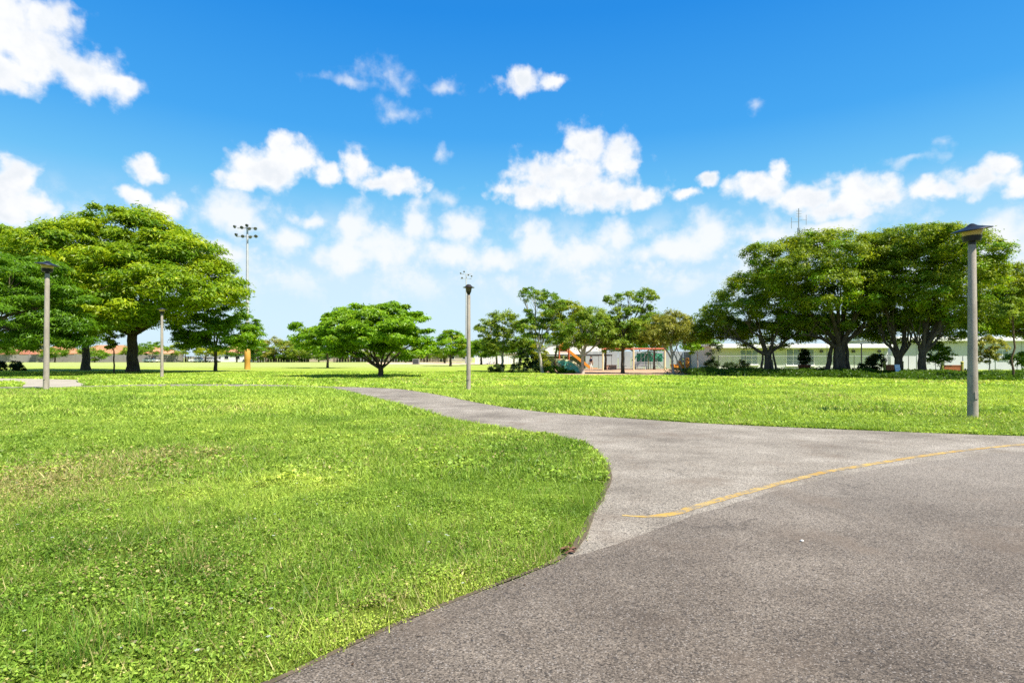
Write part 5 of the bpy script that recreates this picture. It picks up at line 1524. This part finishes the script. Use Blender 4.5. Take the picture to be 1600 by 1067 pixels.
ub = thing('utility_box', 'grey utility box on the lawn right of the umbrella tree', 'utility box', (at(650, 567, 128)[0], 128, 0))
MB().box((0, 0, .6), (1.5, .8, 1.2)).build('body', 'masonry_grey', ub, bevel=.04)
MB().box((0, -.41, .6), (1.2, .03, 1.0)).build('door', 'dark_steel', ub)
MB().box((0, 0, -.02), (1.9, 1.1, .12)).build('plinth', 'masonry_grey', ub)


# ------------------------------------------------------------------ little things on the asphalt
gx, gy = G(1253, 849)
def pebble(label, gx, gy, r, sq):
    bm = bmesh.new(); bmesh.ops.create_icosphere(bm, subdivisions=2, radius=r)
    for v in bm.verts:
        v.co *= 1 + rnd.uniform(-.14, .14); v.co.z *= sq
    me = bpy.data.meshes.new('pebble'); bm.to_mesh(me); bm.free()
    o = link('pebble', me, 'stone_white', None, (gx, gy, 0.017 + r * sq * .8)); me.polygons.foreach_set('use_smooth', [True] * len(me.polygons))
    tag(o, label, 'pebble')
pebble('single white pebble lying on the dark asphalt', gx, gy, .015, .7)


def litter():
    V = []; Q = []; Cc = []; n = 0
    for _ in range(420):
        k_ = rnd.randrange(4, len(isl_c) - 30); d = abs(rnd.gauss(0, .16)) + .01; a = rnd.random() * 6.283
        x0 = isl_c[k_, 0] + d * math.cos(a); y0 = isl_c[k_, 1] + d * math.sin(a)
        if not inside(np.array([x0]), np.array([y0]), path_poly)[0]: continue
        L = rnd.uniform(.006, .02); w = rnd.uniform(.003, .007); a = rnd.random() * 6.283; c_, s_n = math.cos(a), math.sin(a); z = .0225
        V += [(x0 - c_ * L, y0 - s_n * L, z), (x0 - s_n * w, y0 + c_ * w, z + .002), (x0 + c_ * L, y0 + s_n * L, z + .004), (x0 + s_n * w, y0 - c_ * w, z + .001)]
        Cc += [rnd.choice([(.16, .10, .05), (.10, .06, .035), (.26, .21, .10), (.10, .17, .03), (.33, .30, .22)])] * 4
        Q.append((n, n + 1, n + 2, n + 3)); n += 4
    o = link('leaf_litter', fast_mesh('leaf_litter', V, Q, np.array(Cc)), 'grass_blade')
    tag(o, 'crumbs of dry leaf and clippings strewn along the lawn edge', 'litter', kind='stuff')


litter()


def dead_leaves():
    spots = [(886, 862, .07), (893, 868, .06), (884, 870, .05), (890, 856, .05), (897, 863, .045), (880, 864, .05)]
    lab = ['reddest curled leaf of the litter at the lawn corner', 'brown leaf lying outermost on the asphalt by the lawn corner', 'brown leaf nearest the camera in the litter at the lawn corner',
           'dark leaf topmost of the litter at the lawn corner', 'small brown leaf off the right of the leaf litter', 'brown leaf half in the grass at the lawn corner']
    for (px, py, s), lb in zip(spots, lab):
        gx, gy = G(px, py); a = rnd.random() * 6.28; V = []; Q = []
        for i in range(5):
            t = i / 4; w = .38 * math.sin(math.pi * (t * .9 + .05)) ; zz = .020 + .012 * math.sin(t * 3.1) + rnd.random() * .004
            for sgn, lift in ((-1, .012), (0, 0), (1, .012)):
                x0 = (t - .5) * s; y0 = sgn * w * s; V.append((gx + x0 * math.cos(a) - y0 * math.sin(a), gy + x0 * math.sin(a) + y0 * math.cos(a), zz + lift * (1 if sgn else 0)))
        for i in range(4):
            for j in range(2): q = i * 3 + j; Q.append((q, q + 1, q + 4, q + 3))
        tag(MB().add(V, Q).build('fallen_leaf', 'dead_leaf'), lb, 'leaf', 'dead leaves at the lawn corner')


dead_leaves()
